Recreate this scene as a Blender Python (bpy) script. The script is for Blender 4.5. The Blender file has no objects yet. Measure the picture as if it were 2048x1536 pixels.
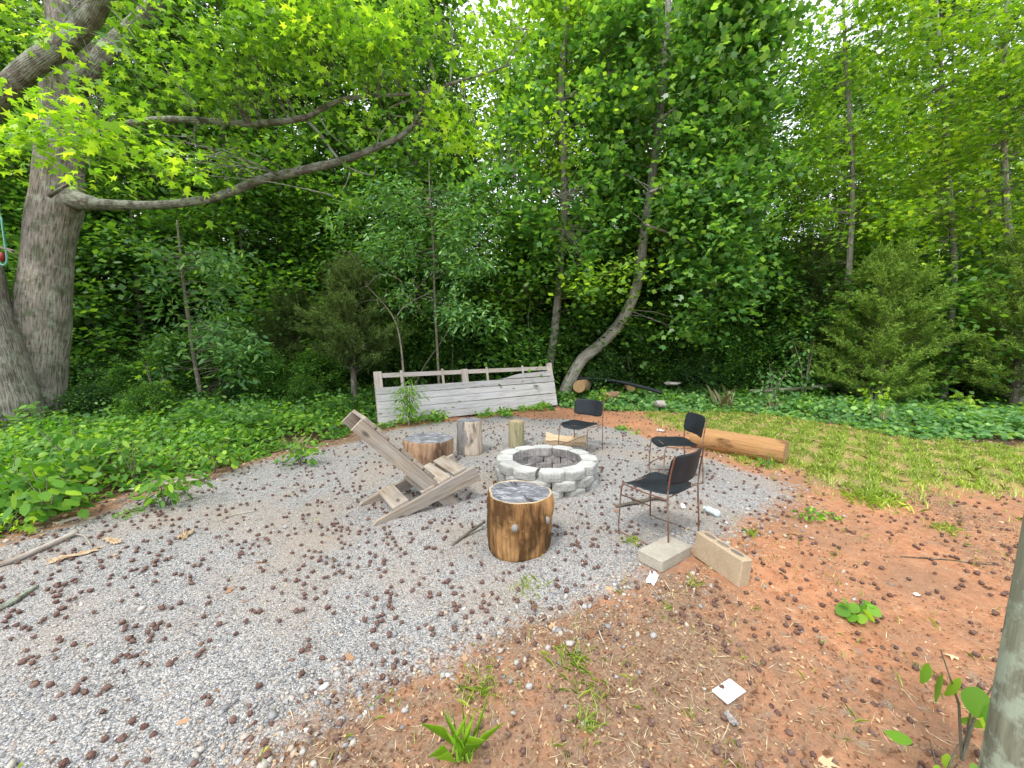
import bpy, math, random
import numpy as np
from mathutils import Vector, Matrix

SEED = 7
rnd = random.Random(SEED)
R = math.radians
scene = bpy.context.scene
col = scene.collection

# ------------------------------------------------------------------ camera, sky, sun, exposure
CAM_H, PITCH, FPX = 1.58, R(5.8), 770.0          # FPX: focal length in pixels of a 2048 px wide frame
cam_data = bpy.data.cameras.new("camera")
cam = bpy.data.objects.new("camera", cam_data)
col.objects.link(cam)
cam.location = (0, 0, CAM_H)
cam.rotation_euler = (math.pi / 2 - PITCH, 0, 0)
cam_data.sensor_width = 36.0
cam_data.lens = 36.0 * FPX / 2048.0
cam_data.clip_start, cam_data.clip_end = 0.05, 3000
scene.camera = cam

SUN_EL, SUN_AZ = R(58), R(215)                   # azimuth clockwise from +Y; behind the camera, to the left
world = bpy.data.worlds.new("World")
scene.world = world
world.use_nodes = True
wt = world.node_tree
for n in list(wt.nodes): wt.nodes.remove(n)
w_out = wt.nodes.new("ShaderNodeOutputWorld")
w_bg = wt.nodes.new("ShaderNodeBackground")
w_sky = wt.nodes.new("ShaderNodeTexSky")
w_sky.sky_type = 'NISHITA'
w_sky.sun_disc = False
w_sky.sun_elevation = SUN_EL
w_sky.sun_rotation = SUN_AZ
w_sky.dust_density = 3.0
w_mix = wt.nodes.new("ShaderNodeMix")            # an overcast sky: the blue mostly veiled by even cloud
w_mix.data_type = 'RGBA'
w_mix.inputs[0].default_value = 0.78
w_mix.inputs[7].default_value = (9.0, 9.3, 9.8, 1)
wt.links.new(w_sky.outputs[0], w_mix.inputs[6])
wt.links.new(w_mix.outputs[2], w_bg.inputs[0])
w_bg.inputs[1].default_value = 0.147
wt.links.new(w_bg.outputs[0], w_out.inputs[0])

sun_data = bpy.data.lights.new("sun", 'SUN')
sun_data.energy = 1.5
sun_data.angle = R(10)
sun_data.color = (1.0, 0.95, 0.87)
sun = bpy.data.objects.new("sun", sun_data)
col.objects.link(sun)
sun_dir = Vector((math.sin(SUN_AZ) * math.cos(SUN_EL), math.cos(SUN_AZ) * math.cos(SUN_EL), math.sin(SUN_EL)))
sun.rotation_euler = sun_dir.to_track_quat('Z', 'Y').to_euler()
sun.location = (0, 0, 30)

scene.view_settings.view_transform = 'Standard'
scene.view_settings.look = 'None'
scene.view_settings.gamma = 1
scene.view_settings.use_curve_mapping = False
scene.view_settings.exposure = 0.92
scene.render.engine = 'CYCLES'
cy = scene.cycles
cy.max_bounces = 7; cy.diffuse_bounces = 4; cy.glossy_bounces = 2; cy.transmission_bounces = 4; cy.transparent_max_bounces = 4
cy.use_denoising = True
cy.sample_clamp_indirect = 6
cy.caustics_reflective = False; cy.caustics_refractive = False

# ------------------------------------------------------------------ pixel -> place
CP, SP = math.cos(PITCH), math.sin(PITCH)
def ray(px, py):
    a = (px - 1024) / FPX; b = (py - 768) / FPX
    return Vector((a, CP - b * SP, -SP - b * CP))
def P(px, py, z=0.0):
    d = ray(px, py); t = (z - CAM_H) / d.z
    return Vector((d.x * t, d.y * t, z))
def Q(px, py, Y):
    d = ray(px, py); t = Y / d.y
    return Vector((d.x * t, Y, CAM_H + d.z * t))

def gz(x, y):                                    # ground relief
    x = np.asarray(x, float); y = np.asarray(y, float)
    a = 0.012 * np.sin(1.9 * x + 0.6 * y + 1) * np.cos(1.3 * y - 0.5 * x) + 0.007 * np.sin(4.3 * x - 2.1 * y) + 0.006 * np.sin(3.1 * y + 5.2 * x + 2)
    far = np.clip((np.hypot(x, y) - 12) / 10, 0, 1)
    return a + far * 0.25 * (np.sin(0.35 * x + 1) + np.cos(0.27 * y)) - 0.012
def G(px, py):
    p = P(px, py, 0); z = float(gz(p.x, p.y))
    p = P(px, py, z); return Vector((p.x, p.y, float(gz(p.x, p.y))))
def ground_at(x, y): return Vector((x, y, float(gz(x, y))))

# ------------------------------------------------------------------ object helpers
def tag(o, label=None, cat=None, group=None, kind=None):
    if label: o['label'] = label
    if cat: o['category'] = cat
    if group: o['group'] = group
    if kind: o['kind'] = kind
    return o
def empty(name, loc=(0, 0, 0), rz=0.0):
    o = bpy.data.objects.new(name, None)
    o.empty_display_size = 0.1
    o.location = loc; o.rotation_euler = (0, 0, rz)
    col.objects.link(o)
    return o
def link(name, me, mat=None, parent=None):
    o = bpy.data.objects.new(name, me)
    if mat is not None and not me.materials: me.materials.append(mat)
    col.objects.link(o)
    if parent is not None: o.parent = parent
    return o
def kids(o): return list(o.children)
def copy_tree(o, parent=None):
    c = o.copy(); col.objects.link(c)
    if parent is not None: c.parent = parent
    for k in KIDS.get(o.name, []): copy_tree(k, c)
    return c
KIDS = {}
def remember(o, *ch): KIDS[o.name] = list(ch)

class MB:
    """collects faces; build() links them as one mesh object"""
    def __init__(s): s.v = []; s.f = []; s.a = []; s.smooth = True
    def add(s, v, f, a=None):
        n = len(s.v)
        s.v += [tuple(p) for p in v]
        s.f += [tuple(i + n for i in q) for q in f]
        s.a += [tuple(p) for p in (a if a is not None else v)]
        return s
    def box(s, c, d, M=None, bevel=0.0):
        """box centre c, dims d, bevelled by chamfering (bevel>0) via bmesh-free corner cut"""
        hx, hy, hz = d[0] / 2, d[1] / 2, d[2] / 2
        b = min(bevel, hx * .9, hy * .9, hz * .9)
        v = []; f = []
        if b <= 0:
            for x in (-hx, hx):
                for y in (-hy, hy):
                    for z in (-hz, hz): v.append((x, y, z))
            f = [(0, 1, 3, 2), (4, 6, 7, 5), (0, 4, 5, 1), (2, 3, 7, 6), (0, 2, 6, 4), (1, 5, 7, 3)]
        else:
            idx = {}
            for sx in (-1, 1):
                for sy in (-1, 1):
                    for sz in (-1, 1):
                        for k in range(3):
                            p = [sx * (hx - b), sy * (hy - b), sz * (hz - b)]
                            p[k] = (sx * hx, sy * hy, sz * hz)[k]
                            idx[(sx, sy, sz, k)] = len(v); v.append(tuple(p))
            def I(*a): return idx[a]
            for sx in (-1, 1):
                q = [I(sx, -1, -1, 0), I(sx, 1, -1, 0), I(sx, 1, 1, 0), I(sx, -1, 1, 0)]
                f.append(tuple(q if sx > 0 else q[::-1]))
            for sy in (-1, 1):
                q = [I(-1, sy, -1, 1), I(-1, sy, 1, 1), I(1, sy, 1, 1), I(1, sy, -1, 1)]
                f.append(tuple(q if sy > 0 else q[::-1]))
            for sz in (-1, 1):
                q = [I(-1, -1, sz, 2), I(1, -1, sz, 2), I(1, 1, sz, 2), I(-1, 1, sz, 2)]
                f.append(tuple(q if sz > 0 else q[::-1]))
            for sx in (-1, 1):
                for sy in (-1, 1):
                    q = [I(sx, sy, -1, 0), I(sx, sy, -1, 1), I(sx, sy, 1, 1), I(sx, sy, 1, 0)]
                    f.append(tuple(q if sx * sy > 0 else q[::-1]))
                for sz in (-1, 1):
                    q = [I(sx, -1, sz, 0), I(sx, 1, sz, 0), I(sx, 1, sz, 2), I(sx, -1, sz, 2)]
                    f.append(tuple(q if sx * sz > 0 else q[::-1]))
            for sy in (-1, 1):
                for sz in (-1, 1):
                    q = [I(-1, sy, sz, 1), I(-1, sy, sz, 2), I(1, sy, sz, 2), I(1, sy, sz, 1)]
                    f.append(tuple(q if sy * sz > 0 else q[::-1]))
            for sx in (-1, 1):
                for sy in (-1, 1):
                    for sz in (-1, 1):
                        q = [I(sx, sy, sz, 0), I(sx, sy, sz, 1), I(sx, sy, sz, 2)]
                        f.append(tuple(q if sx * sy * sz > 0 else q[::-1]))
        a = list(v)
        M4 = Matrix.Translation(c) @ (M.to_4x4() if M is not None else Matrix.Identity(4))
        s.add([M4 @ Vector(p) for p in v], f, a)
        return s
    def tube(s, pts, rad, seg=8, lump=0.0, cap=True, r=None, ridge=0.0):
        pts = [Vector(p) for p in pts]
        n = len(pts)
        if not hasattr(rad, '__len__'): rad = [rad] * n
        T = [(pts[min(i + 1, n - 1)] - pts[max(i - 1, 0)]).normalized() for i in range(n)]
        up = Vector((0, 0, 1)) if abs(T[0].z) < 0.9 else Vector((1, 0, 0))
        u = (up - T[0] * up.dot(T[0])).normalized()
        v = []; a = []; L = 0; off = (r or rnd).uniform(0, 50)
        for i in range(n):
            u = (u - T[i] * u.dot(T[i])).normalized(); w = T[i].cross(u)
            if i: L += (pts[i] - pts[i - 1]).length
            for k in range(seg):
                t = 2 * math.pi * k / seg
                q = 1 + lump * (math.sin(3 * t + L * 2.1 + off) * .5 + math.sin(2 * t - L * 1.3 + off) * .5 + math.sin(L * 5 + t + off) * .3)
                if ridge: q += ridge * math.sin(k * 2.399 * 3 + L * 1.7) 
                d = u * math.cos(t) + w * math.sin(t)
                v.append(pts[i] + d * rad[i] * q)
                a.append((math.cos(t) * rad[0] + off, math.sin(t) * rad[0], L + off))
        f = []
        for i in range(n - 1):
            for k in range(seg):
                k2 = (k + 1) % seg
                f.append((i * seg + k, i * seg + k2, (i + 1) * seg + k2, (i + 1) * seg + k))
        if cap:
            f.append(tuple(range(seg))[::-1]); f.append(tuple((n - 1) * seg + k for k in range(seg)))
        s.add(v, f, a)
        return s
    def mesh(s, name, smooth=True):
        me = bpy.data.meshes.new(name)
        me.from_pydata(s.v, [], s.f)
        at = me.attributes.new("bk", 'FLOAT_VECTOR', 'POINT')
        at.data.foreach_set("vector", np.array(s.a, np.float32).ravel())
        if smooth:
            me.shade_smooth()
        me.update()
        return me
    def build(s, name, mat, parent=None, smooth=True):
        return link(name, s.mesh(name, smooth), mat, parent)

def np_mesh(name, V, F, smooth=False, attr=None):
    """V (n,3), F (m,k) of one face size"""
    me = bpy.data.meshes.new(name)
    V = np.ascontiguousarray(V, np.float32); F = np.ascontiguousarray(F, np.int32)
    me.vertices.add(len(V)); me.vertices.foreach_set("co", V.ravel())
    m, k = F.shape
    me.loops.add(m * k); me.loops.foreach_set("vertex_index", F.ravel())
    me.polygons.add(m)
    me.polygons.foreach_set("loop_start", np.arange(0, m * k, k, dtype=np.int32))
    me.update(calc_edges=True)
    if smooth: me.shade_smooth()
    if attr:
        for n_, d in attr.items():
            at = me.attributes.new(n_, 'FLOAT', 'POINT')
            at.data.foreach_set("value", np.ascontiguousarray(d, np.float32))
    return me

def smooth_path(pts, n=4):
    """Catmull-Rom through points"""
    pts = [Vector(p) for p in pts]
    out = []
    for i in range(len(pts) - 1):
        p0 = pts[max(i - 1, 0)]; p1 = pts[i]; p2 = pts[i + 1]; p3 = pts[min(i + 2, len(pts) - 1)]
        for k in range(n):
            t = k / n
            out.append(0.5 * ((2 * p1) + (p2 - p0) * t + (2 * p0 - 5 * p1 + 4 * p2 - p3) * t * t + (3 * p1 - p0 - 3 * p2 + p3) * t ** 3))
    out.append(pts[-1])
    return out
def lerp_list(vals, n):
    return list(np.interp(np.linspace(0, len(vals) - 1, n), range(len(vals)), vals))

# ------------------------------------------------------------------ materials
class NT:
    def __init__(s, name):
        s.m = bpy.data.materials.new(name); s.m.use_nodes = True
        s.t = s.m.node_tree; s.t.nodes.clear()
        s.out = s.t.nodes.new("ShaderNodeOutputMaterial")
    def n(s, kind, **kw):
        nd = s.t.nodes.new("ShaderNode" + kind)
        for k, v in kw.items(): setattr(nd, k, v)
        return nd
    def set(s, sock, v):
        if hasattr(v, 'is_linked') or isinstance(v, bpy.types.NodeSocket): s.t.links.new(v, sock)
        else:
            if isinstance(v, tuple) and len(v) == 3 and sock.type == 'RGBA': v = (*v, 1)
            sock.default_value = v
    def noise(s, vec, scale, detail=4, rough=.55, dist=0.0):
        nd = s.n("TexNoise"); s.set(nd.inputs['Vector'], vec); nd.inputs['Scale'].default_value = scale
        nd.inputs['Detail'].default_value = detail; nd.inputs['Roughness'].default_value = rough; nd.inputs['Distortion'].default_value = dist
        return nd.outputs['Fac']
    def voro(s, vec, scale, feature='F1', out='Distance', rand=1.0):
        nd = s.n("TexVoronoi"); nd.feature = feature; s.set(nd.inputs['Vector'], vec); nd.inputs['Scale'].default_value = scale
        if 'Randomness' in nd.inputs: nd.inputs['Randomness'].default_value = rand
        return nd.outputs[out]
    def ramp(s, fac, stops, interp='LINEAR'):
        nd = s.n("ValToRGB"); s.set(nd.inputs[0], fac); e = nd.color_ramp.elements; nd.color_ramp.interpolation = interp
        while len(e) < len(stops): e.new(0.5)
        for i, (p, c) in enumerate(stops):
            e[i].position = p
            e[i].color = (*c, 1) if not isinstance(c, (int, float)) else (c, c, c, 1)
        return nd.outputs[0]
    def mix(s, fac, a, b, mode='MIX'):
        nd = s.n("Mix"); nd.data_type = 'RGBA'; nd.blend_type = mode
        s.set(nd.inputs[0], fac); s.set(nd.inputs[6], a); s.set(nd.inputs[7], b)
        return nd.outputs[2]
    def math(s, op, a, b=0.0, clamp=False):
        nd = s.n("Math"); nd.operation = op; nd.use_clamp = clamp
        s.set(nd.inputs[0], a); s.set(nd.inputs[1], b)
        return nd.outputs[0]
    def mapping(s, vec, scale=(1, 1, 1), loc=(0, 0, 0)):
        nd = s.n("Mapping"); s.set(nd.inputs[0], vec); nd.inputs['Scale'].default_value = scale
        s.set(nd.inputs['Location'], loc)
        return nd.outputs[0]
    def obj_vec(s, spread=40.0):
        """object coordinates shifted by a per-object random amount"""
        tc = s.n("TexCoord"); oi = s.n("ObjectInfo")
        vm = s.n("VectorMath"); vm.operation = 'SCALE'
        cx = s.n("CombineXYZ")
        for i in range(3): s.set(cx.inputs[i], s.math('MULTIPLY', oi.outputs['Random'], spread * (1 + .37 * i)))
        ad = s.n("VectorMath"); ad.operation = 'ADD'
        s.t.links.new(tc.outputs['Object'], ad.inputs[0]); s.t.links.new(cx.outputs[0], ad.inputs[1])
        return ad.outputs[0], oi.outputs['Random']
    def attr(s, name, out='Fac'):
        nd = s.n("Attribute"); nd.attribute_name = name; return nd.outputs[out]
    def finish(s, color, rough=.8, bump=None, bstr=.3, bdist=.01, spec=.3, metallic=0.0, extra=None):
        p = s.n("BsdfPrincipled")
        s.set(p.inputs['Base Color'], color); s.set(p.inputs['Roughness'], rough)
        p.inputs['Specular IOR Level'].default_value = spec; p.inputs['Metallic'].default_value = metallic
        if bump is not None:
            b = s.n("Bump"); b.inputs['Strength'].default_value = bstr; b.inputs['Distance'].default_value = bdist
            s.set(b.inputs['Height'], bump); s.t.links.new(b.outputs[0], p.inputs['Normal'])
        s.p = p
        sh = p.outputs[0]
        if extra: sh = extra(p)
        s.t.links.new(sh, s.out.inputs[0])
        return s.m

def leaf_mat(name, dark, mid, light, trans=.4, tcol=None, rough=.45, spec=.35, clump=1.3, bright=.92):
    s = NT(name)
    g = s.n("NewGeometry")
    c = s.ramp(g.outputs['Random Per Island'], [(0, dark), (.55, mid), (.93, light), (1, tuple(x * 1.25 for x in light))])
    oi = s.n("ObjectInfo")
    tc = s.n("TexCoord")
    nz = s.noise(tc.outputs['Object'], clump, 2)
    hv = s.n("HueSaturation")
    s.set(hv.inputs['Color'], c)
    s.set(hv.inputs['Value'], s.math('ADD', s.math('MULTIPLY', nz, .7), s.math('MULTIPLY_ADD', oi.outputs['Random'], .3)))
    hv.inputs['Saturation'].default_value = 1.0
    md = hv.inputs['Value'].links[0].from_node
    # value = .7*noise + (.3*random + .5)
    m2 = s.n("Math"); m2.operation = 'MULTIPLY_ADD'; s.set(m2.inputs[0], oi.outputs['Random']); m2.inputs[1].default_value = .3; m2.inputs[2].default_value = bright
    s.t.links.new(m2.outputs[0], md.inputs[1])
    col_ = hv.outputs[0]
    p = s.n("BsdfPrincipled"); s.set(p.inputs['Base Color'], col_); p.inputs['Roughness'].default_value = rough
    p.inputs['Specular IOR Level'].default_value = spec
    tr = s.n("BsdfTranslucent")
    tint = s.mix(1.0, col_, tcol or (1.5, 1.45, .5), 'MULTIPLY')
    s.set(tr.inputs[0], tint)
    mx = s.n("MixShader"); mx.inputs[0].default_value = trans
    s.t.links.new(p.outputs[0], mx.inputs[1]); s.t.links.new(tr.outputs[0], mx.inputs[2])
    s.t.links.new(mx.outputs[0], s.out.inputs[0])
    return s.m

M = {}
M['gum_leaf'] = leaf_mat("sweetgum_leaf", (.055, .14, .02), (.11, .23, .026), (.23, .38, .04), .52)
M['gum_leaf_bright'] = leaf_mat("sweetgum_leaf_young", (.09, .2, .02), (.16, .30, .025), (.30, .43, .04), .5)
M['tulip_leaf'] = leaf_mat("tulip_tree_leaf", (.045, .135, .035), (.085, .21, .045), (.20, .36, .08), .46, rough=.36, spec=.5)
M['wood_leaf'] = leaf_mat("woodland_leaf", (.028, .085, .02), (.058, .145, .026), (.12, .24, .035), .48)
M['wood_leaf_yellow'] = leaf_mat("woodland_leaf_yellow", (.065, .145, .018), (.12, .23, .024), (.22, .34, .04), .52)
M['wood_leaf_dark'] = leaf_mat("woodland_leaf_dark", (.02, .06, .018), (.036, .095, .024), (.075, .155, .032), .4)
M['oak_leaf'] = leaf_mat("oak_leaf", (.04, .115, .04), (.075, .18, .05), (.15, .28, .075), .38)
M['cedar'] = leaf_mat("cedar_foliage", (.06, .12, .022), (.10, .175, .03), (.19, .28, .045), .3, rough=.7, spec=.15)
M['cedar_brown'] = leaf_mat("cedar_foliage_brown", (.035, .06, .018), (.06, .10, .026), (.10, .155, .038), .3, rough=.7, spec=.15)
M['bank_leaf'] = leaf_mat("ground_cover_leaf", (.05, .16, .025), (.11, .26, .03), (.24, .40, .04), .48, bright=.72)
M['vine_leaf'] = leaf_mat("vine_leaf", (.045, .13, .04), (.09, .21, .06), (.18, .31, .08), .4)
M['grass'] = leaf_mat("grass_blade", (.17, .27, .05), (.28, .39, .08), (.46, .54, .19), .45, clump=2.5)
M['grass_dry'] = leaf_mat("dry_grass_blade", (.16, .14, .06), (.42, .38, .24), (.58, .54, .38), .3, tcol=(1.1, 1.05, .7))
M['weed_leaf'] = leaf_mat("weed_leaf", (.07, .19, .02), (.13, .27, .025), (.24, .40, .04), .42)
M['litter'] = leaf_mat("dead_leaf", (.09, .045, .025), (.19, .10, .055), (.40, .28, .17), .15, tcol=(1.1, .9, .6), rough=.8, spec=.1, clump=4)

def bark_mat(name, dark, light, scale=22, lichen=0.0, lich_col=(.42, .47, .36), moss=0.0):
    s = NT(name)
    v = s.attr("bk", 'Vector')
    m1 = s.mapping(v, (1, 1, .22))
    n1 = s.noise(m1, scale, 6, .65, .3)
    n2 = s.voro(s.mapping(v, (1, 1, .16)), scale * 1.3)
    h = s.math('ADD', n1, s.math('MULTIPLY', n2, .6))
    c = s.ramp(h, [(.42, dark), (.62, tuple((a + b) / 2 for a, b in zip(dark, light))), (.95, light)])
    big = s.noise(v, 2.2, 4)
    c = s.mix(s.ramp(big, [(.35, .0), (.75, .45)]), c, tuple(x * .55 for x in dark))
    if lichen > 0:
        tc = s.n("TexCoord")
        ln = s.noise(tc.outputs['Object'], 7, 6, .7)
        lm = s.ramp(ln, [(.60 - lichen * .25, 0.0), (.66 - lichen * .25, 1.0)])
        c = s.mix(s.math('MULTIPLY', lm, .75), c, s.mix(n1, lich_col, tuple(x * .6 for x in lich_col)))
    if moss > 0:
        tc = s.n("TexCoord")
        ln = s.noise(tc.outputs['Object'], 4, 5, .7)
        c = s.mix(s.math('MULTIPLY', s.ramp(ln, [(.6 - moss * .2, 0.0), (.72 - moss * .2, 1.0)]), .6), c, (.06, .085, .03))
    return s.finish(c, .9, h, 1.0, .035, .15)
M['gum_bark'] = bark_mat("sweetgum_bark", (.05, .044, .036), (.38, .345, .29), 24, lichen=.22, moss=.5)
M['limb_bark'] = bark_mat("lichened_limb_bark", (.055, .05, .04), (.26, .24, .195), 30, lichen=.55, moss=.5)
M['tulip_bark'] = bark_mat("tulip_tree_bark", (.15, .14, .12), (.36, .34, .29), 16, lichen=.25, moss=.15)
M['wood_bark'] = bark_mat("woodland_bark", (.05, .043, .033), (.17, .15, .115), 22, lichen=.15, moss=.3)
M['twig_bark'] = bark_mat("pale_twig_bark", (.13, .12, .09), (.30, .28, .21), 30, lichen=.1)

# ------------------------------------------------------------------ foliage
def star_leaf():
    pts = []
    ang = [90, 90 - 62, 90 - 128, 90 + 128, 90 + 62]
    ln = [1.0, .92, .66, .66, .92]
    order = [0, 1, 2, 3, 4]
    out = []
    A = [(-128, .62), (-95, .30), (-62, .90), (-31, .34), (0, 1.0), (31, .34), (62, .90), (95, .30), (128, .62)]
    for a, l in A:
        out.append((math.sin(R(a)) * l * .55, .38 + math.cos(R(a)) * l * .58, 0))
    out.append((0, .0, 0)) 
    V = np.array(out, float); V[:, 2] = -np.abs(V[:, 0]) * .4 - (V[:, 1] - .4) ** 2 * .2
    return V, [tuple(range(len(out)))]
def tulip_leaf():
    out = [(0, 0, 0), (-.30, .12, 0), (-.46, .36, 0), (-.30, .48, 0), (-.40, .84, 0), (0, .70, 0), (.40, .84, 0), (.30, .48, 0), (.46, .36, 0), (.30, .12, 0)]
    V = np.array(out, float); V[:, 2] = -np.abs(V[:, 0]) * .3
    return V, [(0, 1, 2, 3, 4, 5, 6, 7, 8, 9)]
def oval_leaf(w=.5):
    out = [(0, 0, 0), (-.42 * w, .28, -.05), (-.38 * w, .66, -.08), (0, 1, -.12), (.38 * w, .66, -.08), (.42 * w, .28, -.05)]
    return np.array(out, float), [(0, 1, 2, 3, 4, 5)]
def round_leaf(w=.8):
    A = [0, .08, .22, .40, .60, .78, .92, 1.0]; B = [0, .24, .42, .50, .46, .33, .16, 0]
    out = [(-b * w, a, -.25 * b - .35 * a * a) for a, b in zip(A, B)] + [(b * w, a, -.25 * b - .35 * a * a) for a, b in list(zip(A, B))[-2:0:-1]]
    V = np.array(out, float); return V, [tuple(range(len(out)))]
def quad_leaf(w=.62):
    out = [(0, 0, 0), (-.5 * w, .5, -.09), (0, 1, -.1), (.5 * w, .5, -.09)]
    return np.array(out, float), [(0, 1, 2, 3)]
def tri_leaf(w=.2):
    return np.array([(-.5 * w, 0, 0), (.5 * w, 0, 0), (0, 1, -.1)], float), [(0, 1, 2)]
def blade_leaf():
    out = [(-.5, 0, 0), (.5, 0, 0), (.42, .5, 0), (0, 1, 0), (-.42, .5, 0)]
    return np.array(out, float), [(0, 1, 2, 3, 4)]

def leaves(name, tmpl, pos, dirv, nrm, size, width=None):
    TV, TF = tmpl
    pos = np.asarray(pos, float); dirv = np.asarray(dirv, float); nrm = np.asarray(nrm, float)
    size = np.asarray(size, float)
    nrm = nrm / (np.linalg.norm(nrm, axis=1, keepdims=True) + 1e-9)
    d = dirv - nrm * np.sum(dirv * nrm, axis=1, keepdims=True)
    d = d / (np.linalg.norm(d, axis=1, keepdims=True) + 1e-9)
    x = np.cross(d, nrm)
    w = size if width is None else width
    V = (pos[:, None, :] + x[:, None, :] * (TV[None, :, 0:1] * np.reshape(w, (-1, 1, 1))) + d[:, None, :] * (TV[None, :, 1:2] * size[:, None, None])
         + nrm[:, None, :] * (TV[None, :, 2:3] * size[:, None, None]))
    N = len(pos); k = len(TV)
    F = (np.arange(N)[:, None] * k + np.array(TF[0])[None, :])
    return np_mesh(name, V.reshape(-1, 3), F)

def spray(rs, centers, n_per, sh, sv, outward=None, flat=.7, droop=.25):
    """leaves in flattened clusters round each centre. returns pos, dir, nrm"""
    C = np.repeat(np.asarray(centers, float), n_per, axis=0)
    N = len(C)
    off = rs.normal(size=(N, 3)) * np.array([sh, sh, sv])
    tilt = np.repeat(rs.normal(size=(len(centers), 2)) * .35, n_per, axis=0)
    off[:, 2] += off[:, 0] * tilt[:, 0] + off[:, 1] * tilt[:, 1] - droop * (off[:, 0] ** 2 + off[:, 1] ** 2) / (sh + 1e-6) * .5
    pos = C + off
    d = off + rs.normal(size=(N, 3)) * sh * .8; d[:, 2] = d[:, 2] * .5 - droop * np.linalg.norm(d, axis=1)
    nrm = np.stack([-tilt[:, 0], -tilt[:, 1], np.ones(N)], 1) + rs.normal(size=(N, 3)) * (1 - flat) * 1.3
    return pos, d, nrm

def gen_branchy(seed, H, base, crad, nb, nsec, per, leaf, tm, trunk_r, lean=(0, 0), sh=.34, sv=.13, prof=None, seg=6, wob=.25):
    """generic broadleaf: returns wood mesh, leaf mesh (origin at base)"""
    r = random.Random(seed); rs = np.random.RandomState(seed)
    mb = MB()
    n = 9
    tp = []
    wx = r.uniform(0, 6); wy = r.uniform(0, 6)
    for i in range(n):
        t = i / (n - 1)
        tp.append(Vector((lean[0] * t * H + wob * math.sin(wx + t * 5) * t, lean[1] * t * H + wob * math.cos(wy + t * 4) * t, -.15 + t * H)))
    tr = [trunk_r * (1 - .86 * (i / (n - 1))) * (1.25 if i == 0 else 1) for i in range(n)]
    path = smooth_path(tp, 2)
    mb.tube(path, lerp_list(tr, len(path)), seg + 2, .06, r=r)
    def trunk_at(t):
        q = t * (n - 1); i = min(int(q), n - 2); return tp[i].lerp(tp[i + 1], q - i), tr[i] * (1 - (q - i)) + tr[i + 1] * (q - i)
    C = []
    for b in range(nb):
        t = base + (1 - base) * (b + r.random()) / nb
        p0, r0 = trunk_at(min(t, .99))
        az = b * 2.399 + r.uniform(-.5, .5)
        u = (t - base) / (1 - base)
        pr = prof(u) if prof else (math.sin(math.pi * min(1, (u * .85 + .18))) ** .7)
        L = crad * pr * r.uniform(.7, 1.15)
        el = R(r.uniform(5, 30) + 35 * u)
        d = Vector((math.cos(az) * math.cos(el), math.sin(az) * math.cos(el), math.sin(el)))
        pts = [p0]
        for k in range(1, 5):
            q = k / 4
            pts.append(p0 + d * L * q + Vector((r.uniform(-.1, .1) * L * q, r.uniform(-.1, .1) * L * q, -.12 * L * q * q + r.uniform(-.03, .03) * L)))
        mb.tube(pts, [max(.006, r0 * .42 * (1 - .8 * k / 4)) for k in range(5)], 5, 0, cap=False, r=r)
        for k in (2, 3, 4): C.append(pts[k])
        for s in range(nsec):
            q = r.uniform(.3, .95); i = min(int(q * 4), 3); b0 = pts[i].lerp(pts[i + 1], q * 4 - i)
            d2 = (d + Vector((r.uniform(-1, 1), r.uniform(-1, 1), r.uniform(-.25, .55)))).normalized()
            e = b0 + d2 * L * r.uniform(.25, .5)
            mb.tube([b0, b0.lerp(e, .5) + Vector((0, 0, .03 * L)), e], [max(.005, r0 * .14), max(.004, r0 * .1), .003], 4, 0, cap=False, r=r)
            C.append(b0.lerp(e, .55)); C.append(e)
    C = np.array([tuple(c) for c in C])
    keep = rs.rand(len(C)) > .08
    C = C[keep]
    pos, d, nn = spray(rs, C, per, sh, sv)
    size = leaf * rs.uniform(.65, 1.25, len(pos))
    return mb.mesh("tree_wood"), leaves("tree_crown", tm, pos, d, nn, size), len(pos)

# ------------------------------------------------------------------ the ground
def wpoly(pix): return np.array([tuple(P(x, y))[:2] for x, y in pix])
GRAVEL = wpoly([(150, 1800), (330, 1640), (500, 1500), (620, 1400), (760, 1340), (900, 1290), (1050, 1245), (1200, 1195), (1270, 1165), (1310, 1130), (1420, 1085), (1500, 1045),
                (1575, 1000), (1580, 965), (1500, 945), (1400, 915), (1310, 880), (1240, 855), (1150, 838), (1000, 832), (860, 846), (770, 864),
                (700, 886), (600, 905), (480, 938), (380, 968), (250, 1012), (120, 1058), (0, 1105), (-300, 1230), (-700, 1500)])
GRAVEL = np.vstack([GRAVEL, [[-6, -1.5], [-.5, -1.5]]])
def sdist(poly, x, y):
    """signed distance, positive inside"""
    x = np.asarray(x, float); y = np.asarray(y, float)
    d = np.full(x.shape, 1e9); ins = np.zeros(x.shape, bool)
    n = len(poly)
    for i in range(n):
        ax, ay = poly[i]; bx, by = poly[(i + 1) % n]
        ex, ey = bx - ax, by - ay
        t = np.clip(((x - ax) * ex + (y - ay) * ey) / (ex * ex + ey * ey + 1e-12), 0, 1)
        d = np.minimum(d, np.hypot(x - ax - t * ex, y - ay - t * ey))
        c = (ay > y) != (by > y)
        with np.errstate(divide='ignore', invalid='ignore'):
            xi = ax + (y - ay) * ex / (ey if abs(ey) > 1e-12 else 1e-12)
        ins ^= c & (x < xi)
    return np.where(ins, d, -d)
def wob2(x, y, s=1.0, ph=0.0):
    return (np.sin(2.3 * s * x + 1.7 * s * y + ph) + np.sin(-3.1 * s * x + 2.9 * s * y + 2 * ph + 1) + np.sin(5.3 * s * x - 1.1 * s * y + ph * 3) * .6 + np.sin(1.1 * s * x + 6.1 * s * y - ph) * .6) / 3.2
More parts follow.
